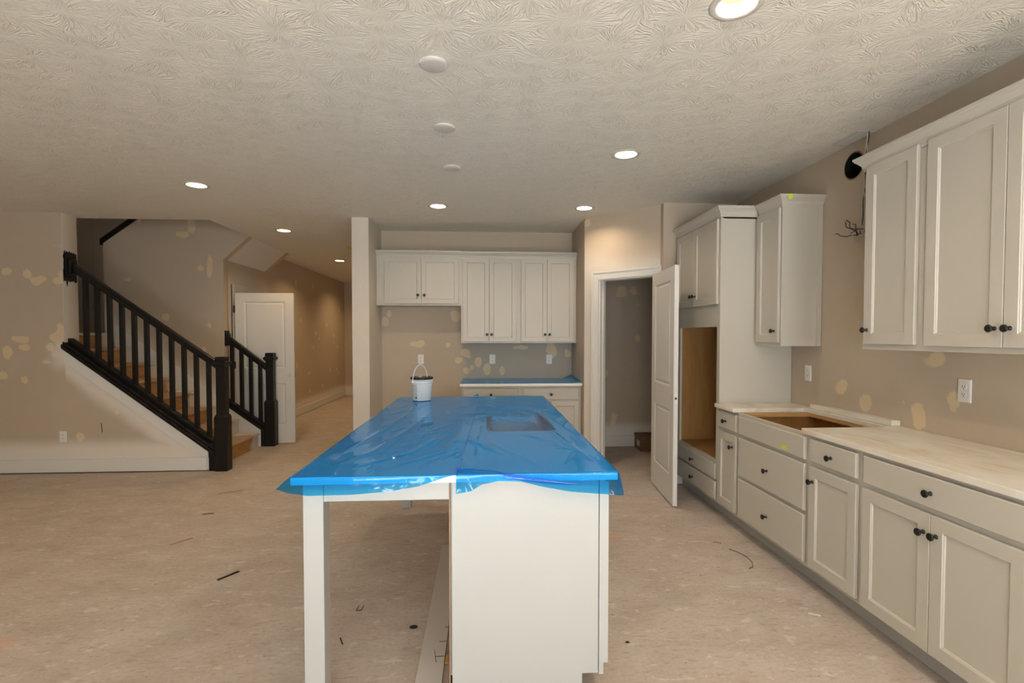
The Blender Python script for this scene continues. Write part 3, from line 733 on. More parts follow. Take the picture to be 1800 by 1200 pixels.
# ------------------------------------------------------------------ island
IX0, IX1, IY0, IY1 = -.725, .518, 1.924, 4.418
isl = thing('kitchen_island', 'white kitchen island base with table legs on its left side', 'island', (-.1, 3.2, 0))
O = isl.location
mb = MB(O); mb.box(-.136, 1.985, .10, .470, 4.36, .886); mb.build('cabinet_body', M['island'], isl)
mb = MB(O); mb.box(-.138, 1.970, .004, -.134, 4.36, .886); mb.build('raw_back_edge', M['rawedge'], isl)
mb = MB(O); mb.prism([(-.127, .004), (.388, .004), (.388, .099), (.4525, .099), (.4525, .886), (-.127, .886)], 'y', 1.965, 1.985); mb.build('end_panel', M['island'], isl, .001)
mb = MB(O); mb.prism([(.455, .094), (.474, .094), (.474, .141), (.492, .141), (.492, .872), (.478, .872), (.478, .886), (.455, .886)], 'y', 1.962, 1.990); mb.build('corner_stile', M['island'], isl, .0015)
mb = MB(O); mb.box(-.12, 2.0, .004, .395, 4.34, .10); mb.build('toe_kick', M['toe'], isl)
for j, (y0, y1) in enumerate(((1.99, 2.76), (2.76, 3.55), (3.55, 4.35))):
    # fronts on the aisle side
    ym = (y0+y1)/2
    for a, b in ((y0+.02, ym-.002), (ym+.002, y1-.02)):
        d = MB().rings(0, b-a, .13, .86, DOOR).build('door', M['island'], isl); d.rotation_euler = (0, 0, PI/2); d.location = (.470-O.x, a-O.y, 0)
for y in (1.965, 4.262):
    mb = MB(O); mb.box(-.693, y, .0, -.6165, y+.077, .886); mb.build('leg', M['island'], isl, .002)
mb = MB(O); mb.box(-.6165, 1.972, .808, -.138, 1.992, .886); mb.build('apron', M['island'], isl, .001)
mb = MB(O); mb.box(-.6165, 4.31, .808, -.138, 4.33, .886); mb.build('apron', M['island'], isl, .001)
mb = MB(O); mb.box(-.688, 2.042, .808, -.668, 4.262, .886); mb.build('apron', M['island'], isl, .001)
mb = MB(); mb.box(IX0, IY0, .886, IX1, IY1, ZT)
islt = tag(mb.build('island_countertop', M['quartz'], None, .003), 'white stone island slab with a sink cutout under blue film', 'countertop')
# sink cutout, rounded, cut through the slab with a bowl below
def rrect(x0, x1, y0, y1, r, n=6):
    P_ = []
    for cx, cy, a0 in ((x1-r, y1-r, 0), (x0+r, y1-r, 90), (x0+r, y0+r, 180), (x1-r, y0+r, 270)):
        for k in range(n+1):
            a = math.radians(a0+90*k/n); P_.append((cx+r*math.cos(a), cy+r*math.sin(a)))
    return P_
SK = (.012, .405, 2.80, 3.50)
cu = MB().prism(rrect(*SK, .06), 'z', .80, 1.0).build('cutter', M['dark'])
md = islt.modifiers.new('cut', 'BOOLEAN'); md.operation = 'DIFFERENCE'; md.object = cu; md.solver = 'EXACT'
islt.modifiers.move(1, 0)
dgp = bpy.context.evaluated_depsgraph_get(); me = bpy.data.meshes.new_from_object(islt.evaluated_get(dgp)); islt.modifiers.clear(); islt.data = me; bpy.data.objects.remove(cu)
hole = MB(O); pr0 = rrect(SK[0]-.006, SK[1]+.006, SK[2]-.006, SK[3]+.006, .06); pr1 = rrect(SK[0]+.01, SK[1]-.01, SK[2]+.01, SK[3]-.01, .05); n = len(pr0)
hole.add([(*p, .885) for p in pr0]+[(*p, .70) for p in pr1], [(i, (i+1) % n, n+(i+1) % n, n+i) for i in range(n)]+[list(range(n, 2*n))])
# body gets a real well for the bowl
bodyo = [o for o in isl.children if o.name.startswith('cabinet_body')][0]
cu = MB(O).prism(rrect(SK[0]-.012, SK[1]+.012, SK[2]-.012, SK[3]+.012, .06), 'z', .69, 1.0).build('cutter', M['dark']); cu.parent = isl
md = bodyo.modifiers.new('cut', 'BOOLEAN'); md.operation = 'DIFFERENCE'; md.object = cu; md.solver = 'EXACT'
dgp = bpy.context.evaluated_depsgraph_get(); me = bpy.data.meshes.new_from_object(bodyo.evaluated_get(dgp)); bodyo.modifiers.clear(); bodyo.data = me; bpy.data.objects.remove(cu)
hole.build('sink_bowl', M['steel'], isl)

# ------------------------------------------------------------------ blue protective film
def interp(tb, x):
    if x <= tb[0][0]: return tb[0][1]
    for (a, u), (b, v) in zip(tb, tb[1:]):
        if x <= b: return u+(v-u)*(x-a)/(b-a)
    return tb[-1][1]
def seam(y): return -.108+.075*(y-1.92)/2.5
random.seed(3)
FOLDS = []
def addfold(pts, amp, wd): FOLDS.append(([Vector(p) for p in pts], amp, wd))
# long creases read off the covered slab
addfold([(-.62, 2.05), (-.50, 2.35), (-.42, 2.9), (-.38, 3.5)], .005, .016)
addfold([(-.52, 2.10), (-.33, 2.28), (-.25, 2.55), (-.24, 3.1)], .006, .014)
addfold([(-.40, 2.02), (-.18, 2.30), (-.13, 2.65), (-.13, 3.3)], .006, .014)
addfold([(-.66, 2.2), (-.58, 2.7), (-.52, 3.4), (-.50, 4.0)], .004, .018)
addfold([(.47, 2.05), (.40, 2.45), (.34, 3.0), (.30, 3.9)], .006, .014)
addfold([(.50, 2.4), (.44, 2.9), (.37, 3.6), (.32, 4.2)], .004, .012)
addfold([(.30, 2.0), (.41, 2.3), (.46, 2.8)], .003, .012)
addfold([(-.03, 2.05), (-.02, 2.5), (.0, 3.2), (.01, 3.9)], .005, .012)
addfold([(.03, 2.3), (.035, 2.7)], .004, .010)
for i in range(80):
    x, y = random.uniform(-.72, .5), random.uniform(1.95, 4.3); L = random.uniform(.08, .45); a = random.gauss(PI/2+(-.35 if x < -.1 else .30), .38)
    b = a+random.gauss(0, .3)
    p1 = (x+math.cos(a)*L/2, y+math.sin(a)*L/2)
    addfold([(x, y), p1, (p1[0]+math.cos(b)*L/2, p1[1]+math.sin(b)*L/2)], random.uniform(.0012, .0045), random.uniform(.006, .013))
def fold_h(x, y):
    h = 0; p = Vector((x, y))
    for pts, amp, wd in FOLDS:
        best = 9; tt = 0; n_ = len(pts)-1
        for i in range(n_):
            a, b = pts[i], pts[i+1]; d = b-a; t = max(0, min(1, (p-a).dot(d)/d.length_squared)); q = (p-(a+d*t)).length
            if q < best: best = q; tt = (i+t)/n_
        if best < wd*3: h += amp*math.exp(-(best/wd)**2)*math.sin(PI*min(1, max(.02, tt)))**.6
    return h
def film_sheet(name, label, xa, xb, ya, yb, zt, L, R, FR, drop_f, drop_l, drop_r, nx, ny, flare):
    """film lying on a slab L..R x FR.., hanging over its edges by drop tables"""
    vs = []; xs_ = [i/nx for i in range(nx+1)]; nf = 8
    rows = []
    for j in range(-nf, ny+1):
        for i in range(nx+1):
            yy = ya if j < 0 else ya+(yb-ya)*(j/ny)**1.15
            x0_, x1_ = (xa(yy) if callable(xa) else xa), (xb(yy) if callable(xb) else xb)
            x = x0_+(x1_-x0_)*xs_[i]
            dl = dr = 0
            ol = drop_l(yy) if drop_l else 0; orr = drop_r(yy) if drop_r else 0
            # sideways overhang in the outermost columns
            if drop_l and i < 6: dl = ol*(1-i/6); x = L
            elif drop_r and i > nx-6: dr = orr*(i-(nx-6))/6; x = R
            elif drop_l or drop_r:
                a_, b_ = (6 if drop_l else 0), (nx-6 if drop_r else nx)
                xx0 = L if drop_l else x0_; xx1 = R if drop_r else x1_
                x = xx0+(xx1-xx0)*(i-a_)/(b_-a_)
            z = zt+.0012+fold_h(x, max(yy, FR+.02))*(1 if j >= 0 else 0)
            dz = (dl+dr)*.8
            px = x-.004*(dl > 0)-dl*flare+.004*(dr > 0)+dr*.17
            py = yy
            if j < 0:
                t = -j/nf; df = drop_f(x)*t*(1-(.38*dl/ol if dl else 0))
                py = FR-.004-df*.06; dz = max(df, dz)
                z = max(z, zt-.2)
            elif j == 0: py = FR-.003
            vs.append((px, py, z-dz))
    w_ = nx+1; h_ = ny+nf
    fs = [(r*w_+i, r*w_+i+1, (r+1)*w_+i+1, (r+1)*w_+i) for r in range(h_) for i in range(nx)]
    mb_ = MB(); mb_.add(vs, fs, True); o = mb_.build(name, M['film'], None, 0, False)
    for p_ in o.data.polygons: pass
    return tag(o, label, 'plastic film')
DF_L = [(-.80, .050), (-.725, .058), (-.66, .068), (-.50, .067), (-.36, .058), (-.25, .040), (-.19, .022), (-.15, .009), (-.118, .001)]
fl = film_sheet('protective_film', 'blue see-through plastic film over the left half of the island, under the bucket', -.725, lambda y: seam(y)+.004, IY0, IY1+.004, ZT, IX0, 0, IY0,
                lambda x: interp(DF_L, x), lambda y: .055*(1-smooth(1.95, 2.55, y))+.012, None, 74, 190, .85)
DF_R = [(-.11, .074), (-.05, .064), (-.01, .040), (.05, .029), (.14, .031), (.22, .052), (.33, .073), (.44, .083), (.53, .092)]
frs = film_sheet('protective_film', 'blue see-through plastic film over the right half of the island, above the sink cutout', lambda y: seam(y), IX1, IY0, IY1+.004, ZT+.0025, 0, IX1, IY0,
                 lambda x: interp(DF_R, x), None, lambda y: .050+.045*(1-smooth(1.95, 2.3, y)), 74, 190, .3)
# folded-back ribbon at the front left of the right sheet
rb = [((-.112, 1.990, ZT+.009), .030), ((-.075, 1.972, ZT+.010), .026), ((-.02, 1.952, ZT+.010), .018), ((.05, 1.932, ZT+.007), .012), ((.09, 1.914, ZT-.004), .012), ((.16, 1.910, ZT-.018), .014), ((.26, 1.908, ZT-.030), .012), ((.37, 1.907, ZT-.040), .004)]
mb = MB(); vs = []
rb = [(p, wd*.7) for p, wd in rb]
for (p, wd) in rb:
    on = p[1] > 1.92
    for t in (-1, -.5, 0, .5, 1):
        vs.append((p[0], p[1]+(t*wd if on else -.002*(1-t*t)), p[2]+(.003*(1-t*t) if on else t*wd)))
mb.add(vs, [(i*5+j, i*5+j+1, (i+1)*5+j+1, (i+1)*5+j) for i in range(len(rb)-1) for j in range(4)], True)
mb.build('film_fold', M['film'], frs, 0, False)
mb = MB(); mb.add([(-.105, IY1+.003, ZT+.004), (-.060, IY1+.003, ZT+.004), (-.058, IY1+.010, ZT+.026)], [(0, 1, 2)]); mb.add([(-.060, IY1+.003, ZT+.004), (-.045, IY1+.0, ZT+.004), (-.058, IY1+.010, ZT+.026)], [(0, 1, 2)]); mb.build('film_tip', M['film'], frs, 0, False)
# film on the alcove counter
mb = MB(); nx, ny = 60, 12; vs = []
for j in range(ny+1):
    for i in range(nx+1):
        x = -.265+1.355*i/nx; y = 5.60+(.685)*j/ny
        z = ZT+.0015+.004*abs(noise.noise(Vector((x*3, y*9, 0))))
        if i > nx-5: z += .010*(i-(nx-5))*(.4+.6*j/ny)
        vs.append((x, y, z))
mb.add(vs, [(j*(nx+1)+i, j*(nx+1)+i+1, (j+1)*(nx+1)+i+1, (j+1)*(nx+1)+i) for j in range(ny) for i in range(nx)], True)
tag(mb.build('protective_film', M['film'], None, 0, False), 'blue see-through plastic film on the alcove countertop', 'plastic film')

# ------------------------------------------------------------------ bucket on the island
bx, by, bz = -.511, 4.175, ZT+.0045
bk = thing('bucket', 'small white plastic bucket with black lid and raised bail handle on the island', 'bucket', (bx, by, bz))
mb = MB(); mb.lathe([(.070, 0), (.073, .003), (.0855, .140), (.0855, .142), (.090, .143), (.090, .150), (.0875, .152), (.089, .163), (.093, .165), (.093, .172), (.088, .172), (.088, .166)], seg=48); mb.build('pail', M['bucket'], bk)
mb = MB(); mb.lathe([(.0885, .1725), (.0925, .1725), (.0925, .186), (.089, .191), (.082, .191), (.080, .187)], seg=48); mb.build('lid', M['lid'], bk)
hp_ = []
for k in range(25):
    a = PI*k/24; hp_.append((-.050*math.cos(a)*1.0-.012, -.070*math.cos(a), .160+.128*math.sin(a)))
mb = MB(); mb.tube(hp_, .0046, 8); mb.build('bail_handle', M['bucket'], bk)
mb = MB()
for q in (hp_[0], hp_[-1]): MB().lathe([(.009, -.004), (.009, .004)], (q[0], q[1], .158), 'y', 14).build('handle_ear', M['bucket'], bk)
lb = MB(); vs = []; A0, A1 = math.radians(190), math.radians(248)
for k in range(13):
    a = A0+(A1-A0)*k/12
    for z, r in ((.030, .0765), (.136, .0856)): vs.append((r*math.cos(a), r*math.sin(a), z))
lb.add(vs, [(2*k, 2*k+2, 2*k+3, 2*k+1) for k in range(12)], True); lb.build('label', M['label'], bk)
lg = MB(); a = math.radians(243); lg.prism([(-.009, 0), (.004, .0), (.006, .005), (-.002, .014), (-.007, .010)], 'y', -.0008, 0)
q = lg.build('logo', M['lid'], bk); q.location = (.0765*math.cos(a), .0765*math.sin(a), .020); q.rotation_euler = (0, 0, a+PI/2)

# ------------------------------------------------------------------ staircase
st = thing('staircase', 'bare pine lower stair flight rising left between the tan walls', 'staircase', (-3.8, 6.2, 0)); O = st.location
RISE, RUN, XN = .185, .2535, -2.92
for i in range(8):
    xn = XN-RUN*i; z1 = RISE*(i+1)
    if i < 7:
        mb = MB(O); mb.box(xn-RUN-.022, 5.81, z1-.028, xn, 6.755, z1); mb.build('tread', M['tread'], st, .006)
    mb = MB(O); mb.box(xn-.040, 5.81, z1-RISE, xn-.022, 6.755, z1-.028); mb.build('riser', M['pine'], st)
zl = RISE*8
mb = MB(); mb.prism([(-5.85, 5.81), (XN-RUN*7, 5.81), (XN-RUN*7, YW-.004), (-4.835, YW-.004), (-4.835, 8.03), (-5.85, 8.03)], 'z', zl-.03, zl); struct('floor_landing', mb, M['tread'])
mb = MB(O); mb.prism([(-3.365, 0.2), (-3.365, .26+.731*.495), (-4.69, .26+.731*1.82), (-4.69, .9)], 'y', 6.757, YW-.0005); mb.build('skirt_board', M['white'], st)

BLK = M['black']
def newel(root, x, y, h, off):
    mb = MB(off); a, b = .0665, .047
    def sq(r, z, c=.012): return [(x+sx*(r-(c if k else 0)), y+sy*(r-(0 if k else c)), z) for sx, sy, k in ((1, -1, 0), (1, -1, 1), (-1, -1, 1), (-1, -1, 0), (-1, 1, 0), (-1, 1, 1), (1, 1, 1), (1, 1, 0))]
    lv = [(a, 0), (a, .575), (.060, .592), (b, .606), (b, h-.09)]
    vs = [p for r, z in lv for p in sq(r, z, .014 if r > .05 else .006)]
    mb.add(vs, [(i*8+j, i*8+(j+1) % 8, (i+1)*8+(j+1) % 8, (i+1)*8+j) for i in range(len(lv)-1) for j in range(8)]+[list(range(8)), list(range((len(lv)-1)*8, len(lv)*8))])
    p = mb.build('newel_post', BLK, root)
    mb = MB(off)
    def ring(r0, z0, r1, z1):
        mb.add([(x+s*r, y+t*r, z) for r, z in ((r0, z0), (r1, z1)) for s, t in ((-1, -1), (1, -1), (1, 1), (-1, 1))], [(0, 1, 5, 4), (1, 2, 6, 5), (2, 3, 7, 6), (3, 0, 4, 7), (0, 1, 2, 3), (4, 5, 6, 7)])
    ring(.050, h-.105, .068, h-.080); ring(.068, h-.080, .068, h-.058); ring(.068, h-.058, .050, h-.045); ring(.050, h-.045, .050, h-.006); ring(.050, h-.006, .046, h)
    mb.build('post_cap', BLK, p)
def shear_bar(mb, x0, x1, zf, h, y0, y1):
    mb.prism([(x0, zf(x0)), (x1, zf(x1)), (x1, zf(x1)+h), (x0, zf(x0)+h)], 'y', y0, y1); return mb

r1 = thing('stair_railing', 'long black stair railing on the open side of the stairs, newel nearest', 'railing', (-3.6, 5.66, 0)); O = r1.location
mb = MB(O); shear_bar(mb, -4.40, -2.875, cz, .045, Y1-.028, Y1+.205); shear_bar(mb, -4.395, -2.875, lambda x: cz(x)+.045, .030, Y1-.012, Y1+.19); mb.build('stair_cap', BLK, r1, .006)
mb = MB(O); shear_bar(mb, -4.383, -2.875, lambda x: cz(x)+.075, .045, Y1+.045, Y1+.125); mb.build('shoe_rail', BLK, r1, .005)
mb = MB(O); mb.box(-2.943, Y1-.004, 0, -2.868, Y1+.15, .30); mb.build('wall_end_trim', BLK, r1, .002)
rt = lambda x: 1.10+.712*(-2.863-x)
YR = Y1+.085
mb = MB(O)
mb.prism([(-4.33, rt(-4.33)), (-2.855, rt(-2.855)), (-2.855, rt(-2.855)+.062), (-4.33, rt(-4.33)+.062)], 'y', YR-.030, YR+.030); mb.build('handrail', BLK, r1, .012)
mb = MB(O); shear_bar(mb, -4.33, -2.855, lambda x: rt(x)-.028, .028, YR-.019, YR+.019); mb.build('fillet_rail', BLK, r1)
for x in (-4.222, -4.105, -3.982, -3.858, -3.734, -3.608, -3.482, -3.355, -3.228, -3.102, -2.974):
    mb = MB(O); mb.box(x-.020, YR-.020, cz(x)+.10, x+.020, YR+.020, rt(x)-.010); mb.build('baluster', BLK, r1, .002)
newel(r1, -2.808, Y1+.032, 1.222, O)
# rosette block on the wall return, paint smeared around it
mb = MB(O); mb.box(-4.384, YR-.060, rt(-4.34)-.075, -4.362, YR+.060, rt(-4.34)+.135); mb.box(-4.362, YR-.045, rt(-4.34)-.05, -4.335, YR+.045, rt(-4.34)+.10); mb.build('rosette', BLK, r1, .004)
random.seed(5); mb = MB(O); ol = []
zr = rt(-4.34)+.03
for k in range(18): ol.append((Y1+.012+.176*k/17, zr-.155-random.choice([0, .01, .02, .05])*random.random()*1.6))
for k in range(8): ol.append((Y1+.188+random.uniform(-.008, .006), zr-.13+.26*k/7))
for k in range(18): ol.append((Y1+.188-.176*k/17, zr+.145+random.uniform(-.012, .022)))
for k in range(8): ol.append((Y1+.012+random.uniform(-.005, .010), zr+.13-.26*k/7))
mb.prism(ol, 'x', -4.3845, -4.3832); mb.build('paint_smear', BLK, r1)

r2 = thing('stair_railing', 'short black stair railing with four balusters, before the open hall door', 'railing', (-3.1, 6.83, 0)); O = r2.location
cz2 = lambda x: .515+.735*(-3.313-x)
mb = MB(); mb.prism([(XH, .004), (-2.915, .004), (-2.915, cz2(-2.915)), (XH, cz2(XH))], 'y', YW, YW+.10)
struct('trim_2', mb, M['white'], 'white stub wall under the short railing at the foot of the stairs')
mb = MB(O); shear_bar(mb, XH, -2.862, cz2, .040, YW-.018, YW+.118); shear_bar(mb, XH, -2.862, lambda x: cz2(x)+.040, .045, YW+.012, YW+.088); mb.build('stair_cap', BLK, r2, .004)
mb = MB(O); mb.box(-2.915, YW-.002, .002, -2.868, YW+.102, .26); mb.build('wall_end_trim', BLK, r2)
rt2 = lambda x: 1.025+.79*(-2.867-x)
YR2 = YW+.05
mb = MB(O); shear_bar(mb, XH+.03, -2.855, rt2, .060, YR2-.030, YR2+.030); mb.build('handrail', BLK, r2, .012)
mb = MB(O); shear_bar(mb, XH+.03, -2.855, lambda x: rt2(x)-.026, .028, YR2-.019, YR2+.019); mb.build('fillet_rail', BLK, r2)
for x in (-3.287, -3.170, -3.053, -2.936):
    mb = MB(O); mb.box(x-.020, YR2-.020, cz2(x)+.07, x+.020, YR2+.020, rt2(x)-.010); mb.build('baluster', BLK, r2, .002)
newel(r2, -2.805, YR2+.01, 1.222, O)
mb = MB(O); mb.box(XH+.0, YR2-.045, rt2(XH+.03)-.07, XH+.022, YR2+.045, rt2(XH+.03)+.125); mb.box(XH+.022, YR2-.032, rt2(XH+.03)-.045, XH+.045, YR2+.032, rt2(XH+.03)+.085); mb.build('rosette', BLK, r2, .003)
# black cap of the half wall along the upper flight
mb = MB(); shear_bar(mb, -4.86, OPX, lambda x: kt(x), .075, YW-.020, YW+.13)
tag(mb.build('stair_wall_cap', BLK, None, .005), 'black sloping cap on the half wall beside the upper flight', 'wall cap')

# lamp added at the closed shaft top to brighten the dark stairwell
area('stairwell_fill', (-4.6, 7.0, 5.35), (0, 0, 0), 1.2, 1.2, 5.0, (1.0, .90, .78))
# ------------------------------------------------------------------ ceiling lights, blank covers, vent
LL = ['recessed ceiling light nearest the left wall in the room', 'recessed ceiling light above the stair foot, at the hall entrance', 'recessed ceiling light in front of the alcove, left of two', 'recessed ceiling light in front of the pantry doorway', 'recessed ceiling light between the island and the right cabinets', 'large recessed ceiling light at the top edge, closest to the camera', 'recessed ceiling light inside the hall beside the pillar', 'recessed ceiling light deep in the hall', 'recessed ceiling light behind the camera over the room', 'recessed ceiling light far left of the camera', 'recessed ceiling light at the far left corner of the room', 'recessed ceiling light behind the camera on the cabinet side']
lm = {}
def lens_parts(r):
    if not lm:
        lm['trim_ring'] = MB().lathe([(.072, .0), (.074, -.004), (.084, -.0065), (.098, -.004), (.102, 0), (.0785, 0)], (0, 0, 0), 'z', 40, True, False).build('trim_ring', M['trim'], r).data
        lm['baffle'] = MB().lathe([(.0735, -.003), (.066, .02), (.058, .052)], (0, 0, 0), 'z', 40, True, False).build('baffle', M['baffle'], r).data
        lm['lens'] = MB().lathe([(.057, .052), (.030, .049), (.002, .048)], (0, 0, 0), 'z', 32, True, False).build('lens', M['lens'], r).data
    else:
        for nme, me in lm.items():
            o = bpy.data.objects.new(nme, me); COL.objects.link(o); o.parent = r
CAN_L = {0, 1, 6, 7, 9, 10}
for i_, ((x, y), lb_) in enumerate(zip(LIGHTS, LL)):
    r = thing('recessed_light', lb_, 'ceiling light', (x, y, ZC), 0, 'recessed ceiling lights')
    lens_parts(r)
    b = area('bulb', (0, 0, .040), (0, 0, 0), .09, .09, P_CAN_L*(1.6 if i_ in (6, 7) else 1) if i_ in CAN_L else P_CAN_K, HALL_COL if i_ in CAN_L else CAN_COL, PI, 'DISK'); b.parent = r
bm_ = None
for (x, y), lb_ in zip(((-.236, 2.436), (-.243, 3.165), (-.243, 3.906)), ('round blank ceiling cover nearest the camera', 'middle of the three round blank ceiling covers', 'round blank ceiling cover farthest from the camera')):
    o = MB().lathe([(.066, 0), (.067, -.006), (.062, -.011), (.050, -.014), (.002, -.0145)], (0, 0, 0), 'z', 40, True, False).build('blank_cover', M['trim'])
    o.location = (x, y, ZC); tag(o, lb_, 'ceiling cover', 'round blank covers over the island')
v = thing('ceiling_vent', 'flat white ceiling register near the hanging cables', 'vent', (2.375, 3.16, ZC)); O = v.location
mb = MB(O); mb.box(2.315, 3.05, ZC-.005, 2.437, 3.29, ZC); mb.build('vent_frame', M['trim'], v, .002)
for k in range(5):
    x = 2.335+.018*k; mb = MB(O); mb.prism([(x, ZC-.005), (x+.012, ZC-.010), (x+.013, ZC-.0085), (x+.002, ZC-.005)], 'y', 3.065, 3.275); mb.build('slat', M['trim'], v)

# ------------------------------------------------------------------ duct stub and cables on the right wall
d = thing('duct_stub', 'open round dark duct end in the right wall above the range space', 'duct', (XR, 3.235, 2.572)); O = d.location
mb = MB(); mb.lathe([(.082, -.006), (.0825, .10), (.078, .10), (.078, -.006)], (0, 0, 0), 'x', 40, True, False); mb.build('pipe', M['greenblack'], d)
mb = MB(); mb.lathe([(.002, .098), (.079, .098)], (0, 0, 0), 'x', 40, True, False); mb.build('end_stop', M['dark'], d)
mb = MB(); mb.lathe([(.082, -.001), (.092, -.002), (.090, .0), (.082, .0)], (0, 0, 0), 'x', 40, True, False); mb.build('cut_edge', M['rawedge'], d)
cb = thing('hanging_cables', 'loose twisted electrical cables hanging from the ceiling beside the duct hole', 'cable', (2.40, 3.055, ZC)); O = cb.location
for j, m_ in enumerate((M['wire'], M['wire'], M['darkwire'])):
    pts = []
    for k in range(40):
        t = k/39; a = t*16+j*2.1
        pts.append((2.40+.022*t+.005*math.cos(a), 3.055+.085*t+.006*math.sin(a)+.010*math.sin(t*7), ZC-.62*t))
    mb = MB(O); mb.tube(pts, .0030, 6); mb.build('cable', m_, cb)
random.seed(11)
for j in range(7):
    pts = []; p = Vector((2.42, 3.14+random.uniform(-.006, .006), ZC-.615))
    dv = Vector((random.uniform(-.4, .1), random.uniform(-.6, .9), -1)).normalized()
    for k in range(18):
        pts.append(tuple(p)); dv = (dv+Vector((random.uniform(-.9, .6), random.uniform(-1.0, 1.3), random.uniform(-.6, 1.0)))*.85).normalized(); p = p+dv*.010
        p.x = min(p.x, XR-.008)
    mb = MB(O); mb.tube(pts, .0028, 6); mb.build('wire_end', random.choice([M['darkwire'], M['wire'], M['darkwire']]), cb)

# ------------------------------------------------------------------ outlets
def outlet(label, loc, rz, gfci=False):
    r = thing('wall_outlet', label, 'outlet', loc, rz, None)
    MB().rings(-.036, .036, -.059, .059, [(0, 0), (0, -.003), (.004, -.006)]).build('cover_plate', M['plate'], r)
    if gfci:
        o = MB().rings(-.017, .017, -.034, .034, [(0, -.006), (0, -.008), (.001, -.009)]).build('receptacle', M['plate'], r)
        for s_ in (-1, 1):
            MB().box(-.007, -.0096, s_*.020-.005, -.0045, -.0088, s_*.020+.005).build('slot', M['slot'], o); MB().box(.0045, -.0096, s_*.020-.005, .007, -.0088, s_*.020+.005).build('slot', M['slot'], o)
    else:
        for s_ in (-1, 1):
            pts = [(.0165*math.cos(a), .0135*math.sin(a)) for a in [2*PI*k/20 for k in range(20)]]
            mb = MB().prism([(x, z+s_*.0195) for x, z in pts], 'y', -.0085, -.005); o = mb.build('receptacle', M['plate'], r)
            MB().box(-.0075, -.0092, s_*.0195-.002, -.005, -.0084, s_*.0195+.007).build('slot', M['slot'], o)
            MB().box(.005, -.0092, s_*.0195-.001, .0075, -.0084, s_*.0195+.006).build('slot', M['slot'], o)
            MB().lathe([(.0025, -.0092), (.0025, -.0084)], (0, 0, s_*.0195-.007), 'y', 10).build('slot', M['slot'], o)
    return r
outlet('white duplex outlet low on the tan wall left of the stairs', (-4.415, Y1, .385), 0)
outlet('white duplex outlet in the refrigerator space above the bucket', (-.780, YB, 1.157), 0)
outlet('white duplex outlet over the left part of the alcove counter', (.100, YB, 1.157), 0)
outlet('white safety outlet over the right part of the alcove counter', (.808, YB, 1.155), 0, True)
outlet('white duplex outlet on the right wall below the corner wall cabinet', (XR, 3.675, 1.167), RZ)
outlet('white duplex outlet on the right wall over the long countertop', (XR, 2.425, 1.167), RZ)

# ------------------------------------------------------------------ loose things
bxo = thing('cardboard_box', 'small brown cardboard box on the pantry floor behind the door', 'box', (2.10, 6.32, 0)); O = bxo.location
mb = MB(O); mb.box(1.955, 6.19, .0, 2.25, 6.46, .175); mb.build('box_body', M['card'], bxo, .002)
mb = MB(O); mb.box(1.95, 6.186, .150, 2.255, 6.465, .190); mb.build('lid', M['card'], bxo, .002)
mb = MB(O); mb.box(1.9535, 6.24, .05, 1.955, 6.36, .125); mb.build('paper_label', M['board'], bxo)
def tape(label, pts, n):
    mb = MB(); a = [Vector(p) for p in pts]; n = Vector(n)*.0012
    mb.add([p for p in a]+[p+n for p in a], [(0, 1, 2, 3), (7, 6, 5, 4), (0, 4, 5, 1), (1, 5, 6, 2), (2, 6, 7, 3), (3, 7, 4, 0)])
    tag(mb.build('tape_piece', M['tape']), label, 'tape')
tape('yellow-green tape scrap on the crown of the corner wall cabinet', [(2.150, 3.492, 2.415), (2.185, 3.492, 2.418), (2.186, 3.492, 2.4545), (2.152, 3.492, 2.4545)], (0, -1, 0))
tape('yellow-green tape scrap on the blank front under the cooktop cutout', [(XF-T, 3.015, .752), (XF-T, 2.945, .756), (XF-T, 2.950, .780), (XF-T, 3.000, .776)], (-1, 0, 0))
tape('yellow-green tape scrap on the hall ceiling beside the pillar', [(-1.98, 7.45, ZC), (-1.86, 7.45, ZC), (-1.86, 7.62, ZC), (-1.99, 7.60, ZC)], (0, 0, -1))

bd = thing('loose_board', 'pale primed board lying on the floor along the island base', 'board', (-.232, 2.5, 0)); O = bd.location
mb = MB(O); mb.box(-.287, 1.3, 0, -.177, 3.45, .018); mb.build('plank', M['board'], bd, .001)
for (x0, y0, x1, y1) in ((-.218, 2.235, -.178, 2.236), (-.212, 2.345, -.178, 2.346), (-.195, 2.462, -.178, 2.463)):
    mb = MB(O); mb.box(x0, y0-.0015, .0178, x1, y1+.0015, .0186); mb.build('pencil_mark', M['pencil'], bd)
mb = MB(O); mb.tube([(-.228, 2.285, .0185), (-.212, 2.195, .0185)], .0012, 6); mb.build('pencil_mark', M['pencil'], bd)
mb = MB(); mb.box(-.176, 2.205, 0, -.160, 2.26, .012); tag(mb.build('wood_shim', M['shim'], None, .002), 'tiny orange wood shim on the floor between the loose board and the island', 'wood scrap')

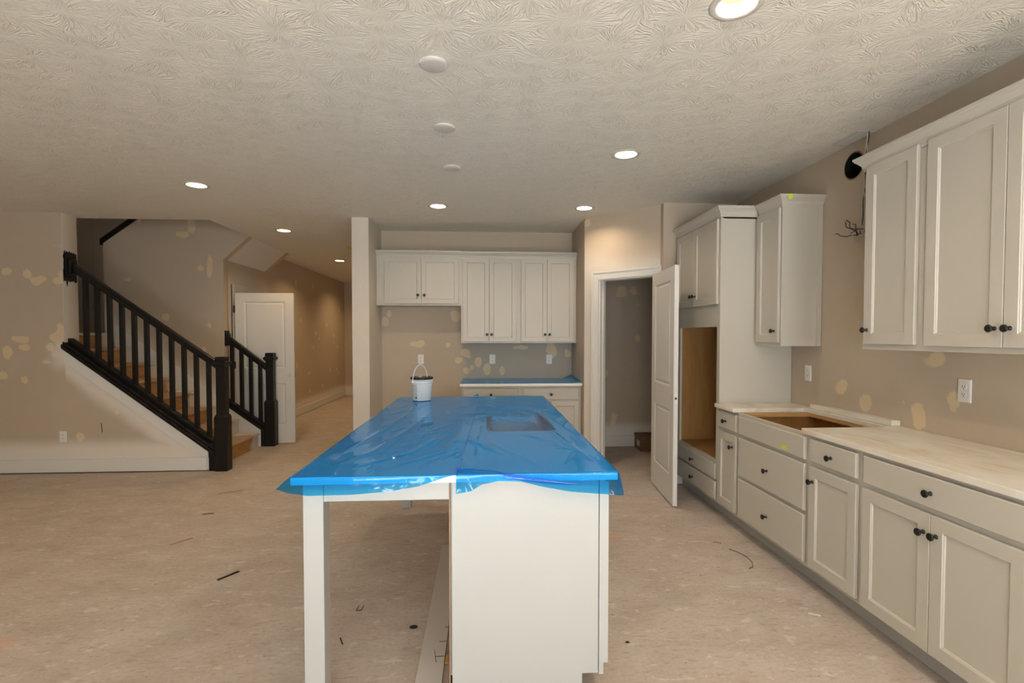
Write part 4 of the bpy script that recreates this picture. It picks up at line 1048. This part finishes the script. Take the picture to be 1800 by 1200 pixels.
def sliver(name, label, cat, p0, p1, wd, m, h=.004):
    a, b = Vector((*p0, 0)), Vector((*p1, 0)); d_ = (b-a).normalized(); n_ = Vector((-d_.y, d_.x, 0))*wd/2
    mb = MB(); q = [a-n_*.6, a+n_, b+n_*.7, b-n_]
    mb.add(q+[v+Vector((0, 0, h)) for v in q], [(0, 1, 2, 3), (4, 5, 6, 7), (0, 1, 5, 4), (1, 2, 6, 5), (2, 3, 7, 6), (3, 0, 4, 7)])
    tag(mb.build(name, m), label, cat)
sliver('wood_splinter', 'short black splinter on the open floor left of the island', 'splinter', (-1.575, 3.060), (-1.505, 3.170), .020, M['splinter'])
sliver('wood_splinter', 'thin brown splinter with a frayed end on the floor, middle left', 'splinter', (-2.165, 3.60), (-2.085, 3.72), .014, M['rawedge'])
sliver('wood_splinter', 'long thin brown stick on the floor below the stair newel', 'splinter', (-2.43, 4.745), (-2.26, 4.86), .010, M['rawedge'])
sliver('wood_splinter', 'tiny dark splinter on the floor below the stair foot', 'splinter', (-2.28, 4.21), (-2.20, 4.23), .008, M['splinter'])
sliver('wood_splinter', 'short dark pin under the island table side, near the front leg', 'splinter', (-.690, 2.43), (-.664, 2.38), .006, M['splinter'])
sliver('wood_splinter', 'tiny dark chip beside the right foot of the island', 'splinter', (.665, 2.31), (.679, 2.315), .012, M['splinter'])
sliver('wood_splinter', 'small rust-brown chip on the floor by the near toe kick', 'splinter', (1.99, 2.005), (2.012, 1.98), .014, M['rawedge']) if False else None
sliver('wood_splinter', 'small reddish chip on the floor in front of the cooktop drawers', 'splinter', (1.60, 3.42), (1.65, 3.40), .014, M['rawedge'])
sliver('paper_scrap', 'small white scrap on the floor near the double-door base cabinet', 'scrap', (1.685, 2.50), (1.735, 2.475), .014, M['plate'], .002)
sliver('paper_scrap', 'pale paper sliver on the floor of the aisle right of the island', 'scrap', (1.40, 2.80), (1.47, 2.79), .020, M['board'], .002)
mb = MB(); mb.lathe([(.020, 0), (.021, .002), (.014, .005), (.004, .006)], (-.352, 2.502, 0), 'z', 14, True); mb.v = [((x+.352)*1.0-.352, (y-2.502)*.75+2.502, z) for x, y, z in mb.v]
tag(mb.build('wood_knot', M['splinter']), 'small oval dark knot chip on the floor under the island table side', 'wood scrap')
stp = thing('staple', 'bent metal staple on the floor under the island table side', 'staple', (-.660, 2.69, 0))
mb = MB(stp.location); mb.tube([(-.672, 2.72, .002), (-.674, 2.67, .002), (-.650, 2.672, .002), (-.645, 2.72, .002)], .0016, 6); mb.build('wire', M['splinter'], stp)
mb = MB(); mb.tube([(1.655, 3.30, .002), (1.69, 3.24, .003), (1.712, 3.17, .004), (1.705, 3.09, .003), (1.675, 3.03, .002), (1.640, 3.01, .002)], .0016, 6)
tag(mb.build('wire_scrap', M['darkwire']), 'thin curved dark wire on the floor in front of the cooktop drawers', 'wire')
mb = MB(); mb.tube([(-4.032, Y1-.0022, .53), (-4.030, Y1-.0022, .515), (-4.022, Y1-.0022, .425)], .0028, 6)
tag(mb.build('black_drip', M['black']), 'short black paint drip on the tan wall under the stairs', 'paint drip')
